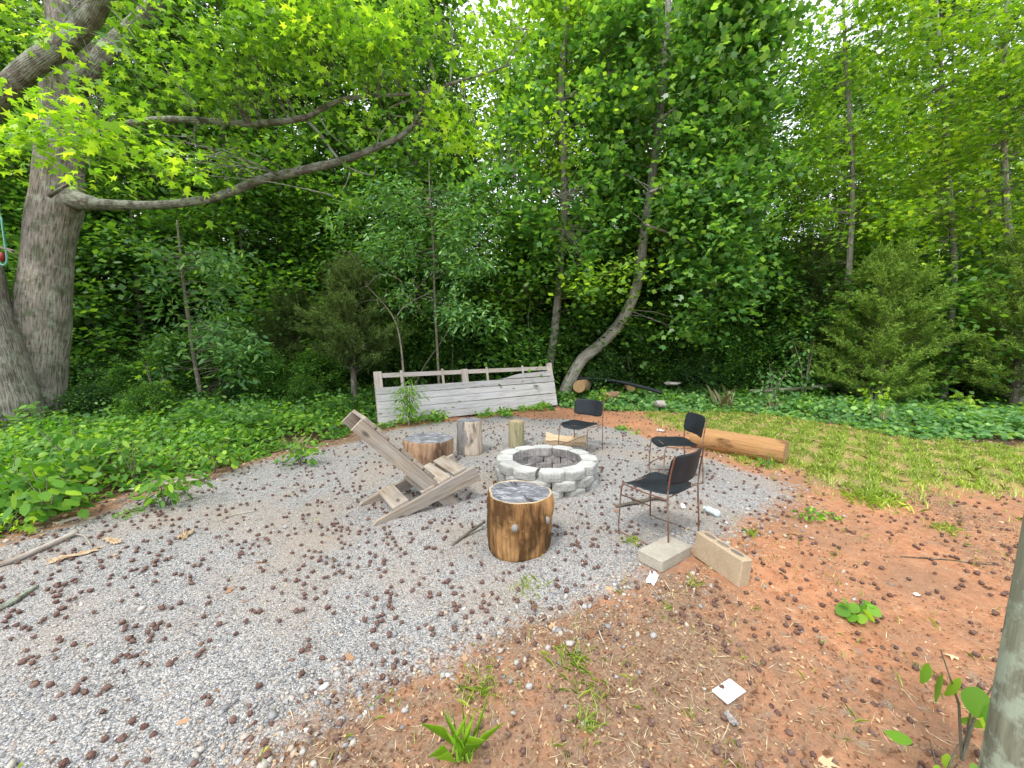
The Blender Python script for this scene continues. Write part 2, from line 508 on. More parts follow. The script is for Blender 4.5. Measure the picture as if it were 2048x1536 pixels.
GRASS = wpoly([(1300, 830), (1420, 822), (1600, 838), (1750, 868), (1900, 885), (2050, 895), (2400, 930), (2400, 1010), (2050, 985), (1850, 975), (1780, 1010), (1700, 985),
               (1640, 960), (1590, 935), (1500, 925), (1450, 905), (1395, 865), (1330, 850)])
WOODS = wpoly([(-900, 1500), (-400, 1230), (-150, 1130), (0, 1075), (100, 1035), (230, 992), (330, 962), (450, 930), (560, 900), (690, 872), (720, 850), (760, 842), (900, 826), (1000, 820), (1120, 814), (1250, 822), (1400, 824),
               (1500, 826), (1600, 838), (1700, 850), (1780, 872), (1900, 884), (2050, 890), (2500, 880), (3500, 960)])
WOODS = np.vstack([WOODS, [[120, 8], [150, 300], [-150, 300], [-120, 5], [-9, 2]]])

def masks(x, y):
    n1 = wob2(x, y, 1.0); n2 = wob2(x, y, 2.7, 1.3)
    g = np.clip((sdist(GRAVEL, x, y) + .10 * n1 + .06 * n2) / .28 + .5, 0, 1)
    gr = np.clip((sdist(GRASS, x, y) + .18 * n1 + .1 * n2) / .5 + .5, 0, 1)
    wd = np.clip((sdist(WOODS, x, y) + .1 * n1) / .3 + .5, 0, 1)
    # organic litter mixed over the clay in the near foreground, and a thin tan veil over some of the gravel
    lit = np.clip(.30 + .38 * wob2(x, y, .8, 2.1) + .22 * wob2(x, y, 2.1, .3), 0, 1)
    near = np.clip((1.15 - (x - .55) * .9 + (1.7 - y) * .55), 0, 1)
    lit = np.clip(lit * .72 + near * .55, 0, 1)
    return g, gr, wd, lit

xs = np.concatenate([-np.geomspace(420, 10.3, 26), np.arange(-10, 12.5, .065), np.geomspace(12.8, 420, 26)])
ys = np.concatenate([-np.geomspace(60, 1.0, 10), np.arange(-.6, 13.5, .065), np.geomspace(13.8, 600, 30)])
gxx, gyy = np.meshgrid(xs, ys, indexing='ij')
fine = wob2(gxx, gyy, 6, .7) * .004 + wob2(gxx, gyy, 14, 2.7) * .003
rs0 = np.random.RandomState(11)
fine += rs0.normal(size=fine.shape) * .0016 * (np.hypot(gxx, gyy) < 14)
gv = np.stack([gxx.ravel(), gyy.ravel(), (gz(gxx, gyy) + fine).ravel()], 1)
nx, ny = len(xs), len(ys)
ii = (np.arange(nx - 1)[:, None] * ny + np.arange(ny - 1)[None, :]).ravel()
gf = np.stack([ii, ii + ny, ii + ny + 1, ii + 1], 1)
mg, mgr, mwd, mlit = masks(gxx.ravel(), gyy.ravel())
gme = np_mesh("ground", gv, gf, True, dict(gravel=mg, grass=mgr, woods=mwd, litter=mlit))

s = NT("ground_surface")
tc = s.n("TexCoord"); ov = tc.outputs['Object']
wn = s.noise(ov, 3.0, 5, .6)
def edge(mask, k=1.1, wd=.12):
    a = s.math('ADD', s.attr(mask), s.math('MULTIPLY', s.math('SUBTRACT', s.noise(ov, 11, 5, .7), .5), k))
    return s.ramp(a, [(.5 - wd, 0.0), (.5 + wd, 1.0)])
# clay
cn = s.noise(ov, 1.3, 6, .6); cn2 = s.noise(ov, 14, 6, .7); cn3 = s.noise(ov, 90, 4, .7)
clay = s.ramp(cn2, [(.25, (.28, .115, .055)), (.5, (.44, .205, .105)), (.75, (.53, .295, .17))])
clay = s.mix(s.ramp(cn, [(.4, 0.0), (.62, .8)]), clay, s.mix(cn2, (.19, .105, .062), (.36, .21, .13)))
clay = s.mix(s.ramp(cn3, [(.38, .35), (.5, 0.0)]), clay, (.13, .07, .04))
clay = s.mix(s.ramp(cn3, [(.62, 0.0), (.75, .5)]), clay, (.58, .42, .30))
# litter: fine brown organic debris
ln_ = s.noise(s.mapping(ov, (1, 1, 1)), 70, 6, .8); lv = s.voro(ov, 95, out='Color')
lit = s.ramp(ln_, [(.3, (.075, .045, .03)), (.48, (.17, .11, .075)), (.62, (.29, .2, .14)), (.8, (.42, .33, .24))])
lit = s.mix(.35, lit, s.ramp(lv, [(0, (.10, .06, .04)), (1, (.42, .30, .2))]))
# woodland floor
wf = s.ramp(ln_, [(.3, (.03, .02, .014)), (.55, (.09, .055, .035)), (.8, (.2, .13, .085))])
# gravel
v1 = s.n("TexVoronoi"); v1.inputs['Scale'].default_value = 100; s.set(v1.inputs['Vector'], ov)
v2 = s.n("TexVoronoi"); v2.inputs['Scale'].default_value = 200; s.set(v2.inputs['Vector'], ov)
bw1 = s.n("SeparateColor"); s.t.links.new(v1.outputs['Color'], bw1.inputs[0])
bw2 = s.n("SeparateColor"); s.t.links.new(v2.outputs['Color'], bw2.inputs[0])
st = [(0, (.12, .125, .135)), (.25, (.23, .24, .25)), (.5, (.33, .34, .35)), (.7, (.42, .42, .41)), (.88, (.48, .46, .43)), (.97, (.58, .57, .55)), (1, (.68, .68, .66))]
g1 = s.ramp(bw1.outputs[0], st); g2 = s.ramp(bw2.outputs[0], st)
g2 = s.mix(s.ramp(bw2.outputs[1], [(.55, 0.0), (.6, .4)], 'CONSTANT'), g2, (.36, .27, .18))
gsel = s.ramp(bw1.outputs[1], [(.0, 0.0), (.45, 1.0)], 'CONSTANT')
gr_ = s.mix(gsel, g2, g1)
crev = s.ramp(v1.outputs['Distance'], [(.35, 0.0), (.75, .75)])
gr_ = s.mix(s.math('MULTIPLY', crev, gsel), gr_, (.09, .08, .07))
dust = s.ramp(s.noise(s.mapping(ov, (1, 1, 1), (7.3, 2.1, 0)), 1.0, 5, .6), [(.46, 0.0), (.66, .55)])
gr_ = s.mix(dust, gr_, s.mix(cn3, (.25, .19, .135), (.46, .385, .30)))
# combine
litm = s.math('MULTIPLY', edge('litter', 1.6, .25), .9)
base = s.mix(litm, clay, lit)
base = s.mix(s.math('MULTIPLY', edge('grass', 1.8, .3), .5), base, s.mix(ln_, (.20, .22, .05), (.36, .35, .14)))
em = edge('gravel', 1.9, .32)
base = s.mix(em, base, gr_)
base = s.mix(edge('woods', 1.0), base, wf)
hg = s.math('MULTIPLY', s.math('SUBTRACT', 1.0, v1.outputs['Distance']), .9)
h = s.mix(em, s.math('ADD', s.math('MULTIPLY', cn2, 1.2), s.math('MULTIPLY', ln_, .6)), s.math('ADD', hg, s.math('MULTIPLY', v2.outputs['Distance'], -.4)))
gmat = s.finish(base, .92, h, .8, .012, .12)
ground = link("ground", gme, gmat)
tag(ground, 'ground of grey gravel, red clay and woodland floor', kind='structure')

# ------------------------------------------------------------------ woods behind
def variant(seed, **k):
    w, l, n = gen_branchy(seed, **k)
    return w, l
QL = quad_leaf(.82); OV = oval_leaf(.62)
VAR = []
VAR.append(('broad', 'spreading green', variant(1, H=15, base=.12, crad=3.6, nb=34, nsec=7, per=42, leaf=.165, tm=QL, trunk_r=.15, sh=.42, sv=.16), 'wood_leaf'))
VAR.append(('broad', 'tall bright green', variant(2, H=18, base=.16, crad=3.4, nb=38, nsec=7, per=56, leaf=.12, tm=QL, trunk_r=.17, sh=.42, sv=.16), 'wood_leaf_yellow'))
VAR.append(('broad', 'narrow dark green', variant(3, H=13, base=.10, crad=2.6, nb=32, nsec=6, per=54, leaf=.11, tm=QL, trunk_r=.11, sh=.36, sv=.14), 'wood_leaf_dark'))
VAR.append(('broad', 'mid green forked', variant(4, H=16, base=.22, crad=3.3, nb=30, nsec=7, per=46, leaf=.155, tm=QL, trunk_r=.14, sh=.42, sv=.16, wob=.8), 'wood_leaf'))
VAR.append(('broad', 'yellow green open crowned', variant(5, H=12, base=.2, crad=2.8, nb=26, nsec=6, per=44, leaf=.135, tm=QL, trunk_r=.09, sh=.38, sv=.14, wob=.6), 'wood_leaf_yellow'))
UND = []
UND.append(('low dark bush', variant(11, H=2.6, base=.04, crad=1.5, nb=22, nsec=5, per=40, leaf=.10, tm=QL, trunk_r=.03, sh=.24, sv=.12), 'wood_leaf_dark'))
UND.append(('leafy green bush', variant(12, H=3.4, base=.05, crad=1.6, nb=24, nsec=5, per=38, leaf=.105, tm=QL, trunk_r=.035, sh=.26, sv=.12), 'wood_leaf'))
UND.append(('thin understorey sapling', variant(13, H=5.2, base=.25, crad=1.5, nb=22, nsec=5, per=32, leaf=.11, tm=QL, trunk_r=.035, sh=.3, sv=.1, wob=.5), 'wood_leaf'))

PROTO = {}
def make_tree(name, var, cat):
    (wm, lm), mat = var
    if id(lm) not in PROTO:
        root = empty(name); tag(root, 'x', cat)
        a = link('trunk', wm, M['wood_bark'], root); b = link('crown', lm, M[mat], root)
        KIDS[root.name] = [a, b]; PROTO[id(lm)] = root
        return root
    src = PROTO[id(lm)]
    c = src.copy(); col.objects.link(c)
    for k in KIDS[src.name]:
        d = k.copy(); col.objects.link(d); d.parent = c
    return c

ORD = ['first', 'second', 'third', 'fourth', 'fifth', 'sixth', 'seventh', 'eighth', 'ninth', 'tenth', 'eleventh', 'twelfth', 'thirteenth', 'fourteenth', 'fifteenth',
       'sixteenth', 'seventeenth', 'eighteenth', 'nineteenth', 'twentieth']
rt = random.Random(5)
rows = [(13.2, 3.0, 17, 'front'), (16.2, 3.2, 20, 'second'), (20.0, 3.7, 25, 'third'), (25.5, 4.6, 31, 'fourth'), (33.0, 6.0, 40, 'rearmost')]
GAPS = [(985, .0, 70), (1620, .0, 50)]
for ri, (Y, sp, half, rn) in enumerate(rows):
    x = -half; k = 0
    while x < half:
        xx = x + rt.uniform(-.35, .35) * sp; yy = Y + rt.uniform(-1, 1)
        px = 1024 + FPX * xx / yy
        bend = 0
        if xx < -6: bend = (abs(xx) - 6) * .28           # the wood's edge curves towards the viewer on both sides
        if xx > 7: bend = (xx - 7) * .22
        yy2 = yy - min(bend, 4.5) * (1 - ri * .12)
        v = rt.choice([0, 1, 2, 3, 4] if ri else [2, 0, 4, 3, 4])
        ds = VAR[v][1]
        o = make_tree('woodland_tree', (VAR[v][2], VAR[v][3]), 'tree')
        sc = rt.uniform(.82, 1.12)
        # lower trees where the sky shows through at the top of the picture
        for gx, _, gw in GAPS:
            if abs(px - gx) < gw and ri < 4: sc *= .78
        if ri >= 3: sc *= .85
        o.location = (xx, yy2, float(gz(xx, yy2)) - .05); o.rotation_euler = (rt.uniform(-.04, .04), rt.uniform(-.04, .04), rt.uniform(0, 6.28)); o.scale = (sc, sc, sc * rt.uniform(.92, 1.08))
        tag(o, f'{ds} tree, {ORD[k]} from the left in the {rn} row of the woods', 'tree', 'trees of the woods')
        x += sp; k += 1
und_rows = [(12.4, 2.1, 16, 'leafy'), (14.6, 2.6, 19, 'taller'), (11.6, 1.45, 15, 'nearest'), (13.2, 1.8, 17, 'second'), (15.5, 2.3, 20, 'farther'), (19, 2.8, 24, 'deep'), (24, 4, 30, 'deepest')]
for ri, (Y, sp, half, rn) in enumerate(und_rows):
    x = -half; k = 0
    while x < half:
        xx = x + rt.uniform(-.3, .3) * sp; yy = Y + rt.uniform(-.5, .6)
        bend = 0
        if xx < -4.5: bend = (abs(xx) - 4.5) * .30
        if xx > 6: bend = (xx - 6) * .18
        yy -= min(bend, 4)
        v = rt.choice([0, 1, 0, 2] if ri > 2 else ([1, 2, 1, 1] if ri < 2 else [0, 1, 1, 0]))
        ds = UND[v][0]
        if v == 0 and ri == 0: pass
        o = make_tree('understorey_bush', (UND[v][1], UND[v][2]), 'bush')
        sc = rt.uniform(.7, 1.15) * (.72 if ri == 2 else (1.35 if ri < 2 else 1))
        o.location = (xx, yy, float(gz(xx, yy)) - .03); o.rotation_euler = (0, 0, rt.uniform(0, 6.28)); o.scale = (sc, sc, sc)
        kk = f'{ORD[k % 20]}' if k < 20 else f'{ORD[k - 20]} after the twentieth'
        tag(o, f'{ds}, {kk} from the left in the {rn} line of undergrowth', 'bush', 'bushes under the trees')
        x += sp; k += 1

# ------------------------------------------------------------------ the big sweetgum on the left
def sprays_from_clumps(rs, clumps, dens=1.0, ref=None):
    """clumps: (px, py, rx, ry, Y, depth) ellipses seen from the camera spot, turned into volumes at real places"""
    C = []
    for c in clumps:
        px, py, rx, ry, Y = c[:5]
        dep = c[5] if len(c) > 5 else .5
        ctr = Q(px, py, Y)
        a = rx / FPX * Y; b = ry / FPX * Y
        n = max(3, int(dens * (a * b * 4 * (1 + dep)) / .05))
        for _ in range(n):
            v = rs.normal(size=3); v /= np.linalg.norm(v); v *= rs.rand() ** .45
            C.append((ctr.x + v[0] * a, ctr.y + v[1] * dep, ctr.z + v[2] * b))
    return np.array(C)

def twigs_to(mb, C, anchors, r, n, r0=.008, sag=.05):
    """thin twigs from the nearest anchor point on a limb to foliage clusters"""
    A = np.array([tuple(a) for a in anchors])
    idx = list(range(len(C))); r.shuffle(idx)
    for i in idx[:n]:
        c = C[i]; d = np.linalg.norm(A - c, axis=1); j = int(np.argmin(d + np.random.RandomState(i).rand(len(A)) * .25))
        a = Vector(A[j]); e = Vector(c)
        L = (e - a).length
        if L > 2.6 or L < .05: continue
        m = a.lerp(e, .5) + Vector((r.uniform(-.08, .08), r.uniform(-.08, .08), sag + r.uniform(-.05, .1))) * L
        q = smooth_path([a, m, e], 2)
        mb.tube(q, lerp_list([r0 * (.6 + .5 * L), r0 * .6, .003], len(q)), 4, 0, cap=False, r=r)

rs = np.random.RandomState(21); rr = random.Random(21)
gum_base = ground_at(-8.5, 6.75)
gum = empty('sweetgum_tree', gum_base)
tag(gum, 'large old sweetgum with two thick leaning trunks and lichened limbs', 'tree')
def local(pts, o): return [Vector(p) - Vector(o.location) for p in pts]
def stem_mesh(pix, Y, radii, seg=28, n=6, lump=.07, Ys=None):
    pts = [Q(x, y, (Ys[i] if Ys else Y)) for i, (x, y) in enumerate(pix)]
    path = smooth_path(pts, n)
    mb = MB(); mb.tube(local(path, gum), lerp_list(radii, len(path)), seg, lump, r=rr, ridge=.022)
    return mb, path
mb, path_r = stem_mesh([(90, 905), (84, 850), (79, 790), (83, 700), (91, 600), (97, 500), (109, 420), (119, 330), (129, 230), (134, 110), (134, 0), (133, -160)], 7.1,
               [.40, .36, .33, .33, .345, .33, .36, .30, .285, .275, .26, .24])
mb.build('trunk', M['gum_bark'], gum)
mb, path_l = stem_mesh([(2, 935), (4, 880), (0, 820), (-18, 740), (-42, 650), (-62, 560), (-95, 400), (-140, 200), (-190, -60)], 6.5,
               [.66, .56, .50, .44, .40, .37, .34, .31, .28])
mb.build('trunk', M['gum_bark'], gum)
LIMBS = [
    ([(135, 398), (200, 408), (300, 410), (400, 402), (460, 385), (520, 360), (600, 341), (680, 323), (740, 300), (800, 274), (832, 242), (850, 200), (872, 150)], [7.1, 6.95, 6.8, 6.6, 6.5, 6.4, 6.3, 6.2, 6.1, 6.0, 6.0, 6.0, 6.0],
     [.20, .115, .09, .084, .08, .076, .07, .063, .058, .05, .04, .028, .015]),
    ([(150, 275), (220, 255), (290, 242), (340, 238), (400, 241), (470, 247), (540, 246), (610, 235), (650, 213), (700, 196), (780, 190), (860, 184), (900, 168), (960, 150), (1020, 130)],
     [7.0, 6.8, 6.6, 6.5, 6.4, 6.3, 6.2, 6.1, 6.0, 6.0, 5.9, 5.9, 5.8, 5.8, 5.8], [.09, .07, .062, .06, .058, .055, .052, .05, .045, .038, .034, .03, .025, .018, .008]),
    ([(-120, 330), (-40, 240), (0, 188), (60, 138), (130, 88), (185, 30), (215, -40), (240, -160)], [6.4, 6.0, 5.8, 5.6, 5.5, 5.4, 5.3, 5.2], [.25, .2, .17, .155, .14, .125, .11, .09]),
    ([(150, 170), (195, 125), (240, 78), (300, 20), (350, -40), (420, -130)], [7.1, 6.9, 6.8, 6.7, 6.6, 6.5], [.2, .16, .14, .125, .11, .09]),
]
anch = []
for pix, Ys, rad in LIMBS:
    rad = [x * .8 for x in rad]; rad[0] /= .8
    mb, pth = stem_mesh(pix, 0, rad, 12, 4, .13, Ys)
    anch += pth[6:]
    mb.build('limb', M['limb_bark'], gum)
SMALL = [([(610, 238), (640, 268), (680, 322), (712, 342), (748, 352)], 6.15, [.025, .022, .018, .013, .006]),
         ([(700, 345), (690, 372), (668, 400)], 6.1, [.012, .008, .004]), ([(748, 352), (752, 320), (735, 300)], 6.1, [.008, .006, .004]),
         ([(98, 392), (130, 372), (168, 350)], 6.6, [.035, .022, .018]), ([(775, 250), (757, 275), (757, 290)], 6.0, [.014, .012, .01]),
         ([(400, 241), (370, 190), (340, 150), (322, 120)], 6.3, [.02, .015, .01, .006]), ([(650, 213), (665, 150), (672, 90)], 6.0, [.016, .01, .006]),
         ([(850, 190), (780, 215), (790, 232), (845, 235)], 6.0, [.016, .012, .009, .006]), ([(640, 235), (655, 262), (668, 275), (700, 300)], 6.0, [.01, .008, .006, .004]),
         ([(900, 168), (905, 90), (900, 20)], 5.9, [.012, .01, .006]), ([(1010, 133), (1030, 100), (1060, 60)], 5.8, [.01, .007, .004]),
         ([(130, 150), (150, 200), (200, 250)], 5.6, [.02, .016, .01])]
mb = MB()
for pix, Y, rad in SMALL:
    pth = smooth_path([Q(x, y, Y) for x, y in pix], 3); anch += pth
    mb.tube(local(pth, gum), lerp_list(rad, len(pth)), 6, .05, r=rr)
CL_MID = [(330, 120, 80, 70, 5.6), (420, 150, 90, 80, 5.8), (520, 110, 100, 80, 5.7), (610, 60, 110, 70, 5.6), (700, 110, 90, 80, 5.7), (640, 175, 80, 40, 5.9), (780, 120, 80, 70, 5.8),
          (860, 70, 70, 70, 5.8), (560, 20, 120, 60, 5.5), (360, 30, 110, 50, 5.5), (430, 290, 80, 40, 6.1), (560, 275, 60, 30, 6.1), (250, 210, 60, 40, 5.9), (710, 250, 60, 35, 6.0),
          (470, 200, 90, 40, 6.1), (930, 110, 60, 50, 5.9), (740, 20, 120, 50, 5.6), (260, 60, 60, 60, 5.6), (820, 190, 60, 35, 5.9), (700, 385, 30, 14, 6.0), (980, 60, 60, 60, 5.9),
          (60, 120, 70, 60, 6.6, .6), (60, 30, 60, 50, 6.8, .5), (330, 330, 50, 30, 6.4), (480, -40, 200, 50, 5.6), (100, 60, 40, 30, 5.0)]
CL_BRI = [(50, 285, 85, 34, 4.5, .35), (150, 275, 100, 36, 4.5, .35), (250, 275, 70, 34, 4.5, .35), (215, 338, 36, 20, 4.3, .15), (330, 290, 60, 22, 4.6, .3), (380, 345, 42, 22, 4.6, .2), (60, 225, 45, 26, 4.6, .3),
          (100, 195, 50, 20, 4.7, .2), (215, 225, 40, 25, 4.9, .2), (200, 160, 26, 24, 4.9, .15), (20, 320, 30, 20, 4.3, .2), (90, 45, 30, 16, 4.6, .15),
          (870, 255, 38, 34, 5.9, .3), (915, 280, 50, 30, 5.8, .3), (880, 215, 46, 24, 5.9, .3), (950, 245, 30, 26, 5.8, .2), (750, 60, 50, 36, 5.4, .3), (620, 60, 50, 40, 5.3, .3)]
C1 = sprays_from_clumps(rs, CL_MID, .58); C2 = sprays_from_clumps(rs, CL_BRI, 1.25)
LA = np.array([tuple(a) for a in anch])
def off_limbs(C, w):
    keep = []
    for c in C:
        q = LA[:, 1] / c[1]; d = np.hypot(LA[:, 0] / q - c[0], (LA[:, 2] - CAM_H) / q + CAM_H - c[2])
        keep.append(not np.any((d < w) & (LA[:, 1] > c[1] - .1)))
    return C[np.array(keep) | (rs.rand(len(C)) < .25)]
C1 = off_limbs(C1, .17)
for C, n_ in ((C1, 260), (C2, 90)):
    twigs_to(mb, C - np.array(gum_base)[None], local(anch, gum), rr, n_)
tag(mb.build('twigs', M['limb_bark'], gum), kind='stuff')
def crown_obj(C, per, sh, sv, size, tm, mat, parent, origin, rs, flat=.62, droop=.3, name='crown'):
    pos, d, nn = spray(rs, C, per, sh, sv, flat=flat, droop=droop)
    sz = size * rs.uniform(.6, 1.2, len(pos))
    return link(name, leaves(name, tm, pos - np.array(origin)[None], d, nn, sz), mat, parent)
crown_obj(C1, 12, .16, .06, .128, star_leaf(), M['gum_leaf'], gum, gum_base, rs)
crown_obj(C2, 10, .12, .05, .135, star_leaf(), M['gum_leaf_bright'], gum, gum_base, rs)

# a teal rope loop with a red handle hanging from the sweetgum's limb, at the left edge of the picture
rope = empty('rope_swing', Q(4, 500, 4.6)); tag(rope, 'teal rope loop round a weathered stick hanging at the left edge', 'rope')
o0 = rope.location
mb = MB()
pts = smooth_path([Q(-6, 150, 4.62), Q(-3, 400, 4.61), Q(3, 440, 4.6), Q(9, 480, 4.6), Q(13, 505, 4.6), Q(14, 522, 4.6), Q(9, 530, 4.6), Q(2, 528, 4.6), Q(-3, 515, 4.6), Q(-4, 480, 4.6), Q(-3, 430, 4.6), Q(-4, 150, 4.62)], 5)
mb.tube([p - o0 for p in pts], .010, 6, .12, r=rr)
s = NT("teal_rope"); v = s.attr('bk', 'Vector')
M['rope'] = s.finish(s.mix(s.ramp(s.n("TexWave").outputs[0], [(0, 0.0), (1, 1.0)]), (.05, .20, .16), (.20, .42, .34)), .8)
mb.build('rope', M['rope'], rope)
mb = MB(); mb.tube([Q(-40, 490, 4.62) - o0, Q(0, 495, 4.61) - o0, Q(20, 500, 4.6) - o0, Q(40, 503, 4.6) - o0], [.02, .018, .012, .003], 7, .15, r=rr)
mb.tube([Q(15, 500, 4.6) - o0, Q(36, 511, 4.58) - o0], [.01, .003], 5, .1, r=rr)
mb.build('stick', M['twig_bark'], rope)
s = NT("red_grip"); M['red'] = s.finish((.22, .02, .02), .5)
mb = MB(); mb.tube([Q(4, 505, 4.61) - o0, Q(5, 522, 4.61) - o0], .022, 10, 0); mb.build('grip', M['red'], rope)

# ------------------------------------------------------------------ the two tulip trees in the middle
def hero_tree(name, label, cat, pix, Y, radii, mat, clumps, per, sh, sv, size, tm, lmat, ntw, seg=16, seed=3, dens=1.0, extra=(), group=None, lump=.05, Ys=None, droop=.3, flat=.62, base=None):
    rs = np.random.RandomState(seed); r = random.Random(seed)
    pts = [Q(x, y, (Ys[i] if Ys else Y)) for i, (x, y) in enumerate(pix)]
    b = base or ground_at(pts[0].x, pts[0].y)
    t = empty(name, b); tag(t, label, cat, group)
    path = smooth_path(pts, 5)
    path = [Vector((b.x, b.y, b.z - .1))] + [p for p in path if p.z > b.z + .05]
    mb = MB(); mb.tube(local(path, t), lerp_list(radii, len(path)), seg, lump, r=r)
    mb.build('trunk', mat, t)
    anc = list(path[len(path) // 5:])
    mb = MB()
    for pixs, Ye, rad in extra:
        q = smooth_path([Q(x, y, Ye) for x, y in pixs], 3); anc += q
        mb.tube(local(q, t), lerp_list(rad, len(q)), 6, .05, r=r)
    if clumps:
        C = sprays_from_clumps(rs, clumps, dens)
        tz = np.array([p.z for p in path]); o_ = np.argsort(tz); tz = tz[o_]; tx = np.array([p.x for p in path])[o_]; ty = np.array([p.y for p in path])[o_]
        tX = np.interp(C[:, 2], tz, tx); tY = np.interp(C[:, 2], tz, ty)   # clusters hang beside and behind the stem, rarely over it
        hit = (C[:, 1] < tY + .2) & (np.abs(C[:, 0] - tX * C[:, 1] / tY) < .30)
        C[hit, 1] = tY[hit] + .35 + rs.rand(hit.sum()) * .8
        twigs_to(mb, C - np.array(b)[None], local(anc, t), r, ntw)
        if mb.v: mb.build('branch', mat, t)
        pos, d, nn = spray(rs, C, per, sh, sv, flat=flat, droop=droop)
        sz = size * rs.uniform(.6, 1.25, len(pos))
        link('crown', leaves('crown', tm, pos - np.array(b)[None], d, nn, sz), lmat, t)
    elif mb.v: mb.build('branch', mat, t)
    return t
TU = tulip_leaf(); ST = star_leaf()
hero_tree('tulip_tree', 'young tulip tree whose grey trunk sweeps in a curve to the right', 'tree',
          [(1128, 792), (1140, 760), (1165, 718), (1200, 690), (1238, 648), (1264, 600), (1279, 545), (1288, 470), (1300, 385), (1310, 310), (1320, 220), (1330, 120), (1336, 30), (1340, -120)], 11.0,
          [.22, .185, .165, .16, .155, .148, .138, .13, .12, .112, .105, .10, .09, .08, .06], M['tulip_bark'],
          [(1400, 380, 110, 60, 9.6, .9), (1450, 440, 90, 70, 9.3, .8), (1480, 520, 60, 60, 9.3, .6), (1400, 520, 70, 60, 9.7, .7), (1480, 360, 70, 50, 9.5, .7), (1390, 590, 40, 50, 9.8, .5), (1340, 440, 60, 50, 9.9, .6),
           (1470, 600, 40, 40, 9.5, .4), (1330, 300, 90, 60, 10.2, .8), (1420, 260, 90, 60, 9.8, .8), (1500, 210, 80, 70, 9.6, .8), (1250, 210, 70, 60, 10.3, .8), (1330, 170, 110, 60, 10, .9), (1450, 110, 110, 70, 9.6, .9),
           (1300, 70, 120, 60, 10, .9), (1420, 10, 140, 60, 9.6, .9), (1530, 60, 60, 70, 9.6, .7), (1270, 20, 80, 50, 10, .8), (1560, 330, 40, 30, 9.5, .4), (1250, 420, 50, 30, 10.3, .5), (1220, 330, 50, 40, 10.3, .5),
           (1380, 660, 50, 30, 10, .4), (1500, -60, 150, 60, 9.6, .8)],
          14, .17, .07, .165, TU, M['tulip_leaf'], 330, dens=.5, seed=31,
          extra=[([(1300, 385), (1350, 370), (1420, 380), (1490, 430)], 10, [.05, .04, .03, .01]), ([(1318, 240), (1380, 200), (1470, 160)], 10.2, [.05, .035, .015]), ([(1325, 170), (1260, 140), (1200, 150)], 10.5, [.04, .03, .01]),
                 ([(1292, 450), (1370, 480), (1450, 540)], 10, [.04, .03, .01]), ([(1330, 100), (1400, 40), (1480, 0)], 10, [.04, .03, .01])])
hero_tree('tulip_tree', 'slim straight tulip tree with pale blotched trunk behind the wooden panel', 'tree',
          [(1090, 800), (1098, 735), (1108, 670), (1115, 600), (1120, 540), (1126, 450), (1128, 390), (1127, 300), (1122, 200), (1126, 110), (1131, 40), (1133, -60), (1134, -160)], 11.2,
          [.14, .125, .115, .11, .106, .102, .098, .094, .09, .086, .08, .075, .065, .05], M['tulip_bark'],
          [(1010, 340, 70, 26, 9.9, .6), (960, 365, 50, 24, 9.8, .5), (1060, 380, 60, 30, 9.9, .6), (1010, 430, 70, 40, 9.9, .6), (1090, 450, 60, 36, 9.8, .6), (1150, 400, 50, 50, 10, .6), (1190, 460, 50, 40, 10, .6), (1140, 500, 50, 30, 9.9, .5),
           (1180, 300, 50, 50, 10.4, .6), (1060, 200, 60, 50, 10.4, .6), (1020, 260, 60, 40, 10.2, .6), (1180, 200, 50, 50, 10.4, .6), (1080, 110, 40, 40, 10.6, .5), (1170, 90, 40, 50, 10.6, .5), (1020, 140, 40, 30, 10.5, .5),
           (1165, 545, 36, 20, 10, .4), (1120, 10, 60, 36, 10.6, .6), (1180, 580, 40, 30, 10.2, .4), (930, 420, 30, 20, 9.9, .4), (1200, 380, 40, 40, 10.4, .5)],
          12, .17, .07, .16, TU, M['tulip_leaf'], 240, dens=.45, seed=32,
          extra=[([(1127, 400), (1080, 370), (1010, 350)], 10.4, [.03, .02, .008]), ([(1125, 460), (1070, 450), (1010, 430)], 10.4, [.03, .02, .008]), ([(1122, 200), (1070, 160), (1030, 140)], 10.8, [.03, .02, .008])])

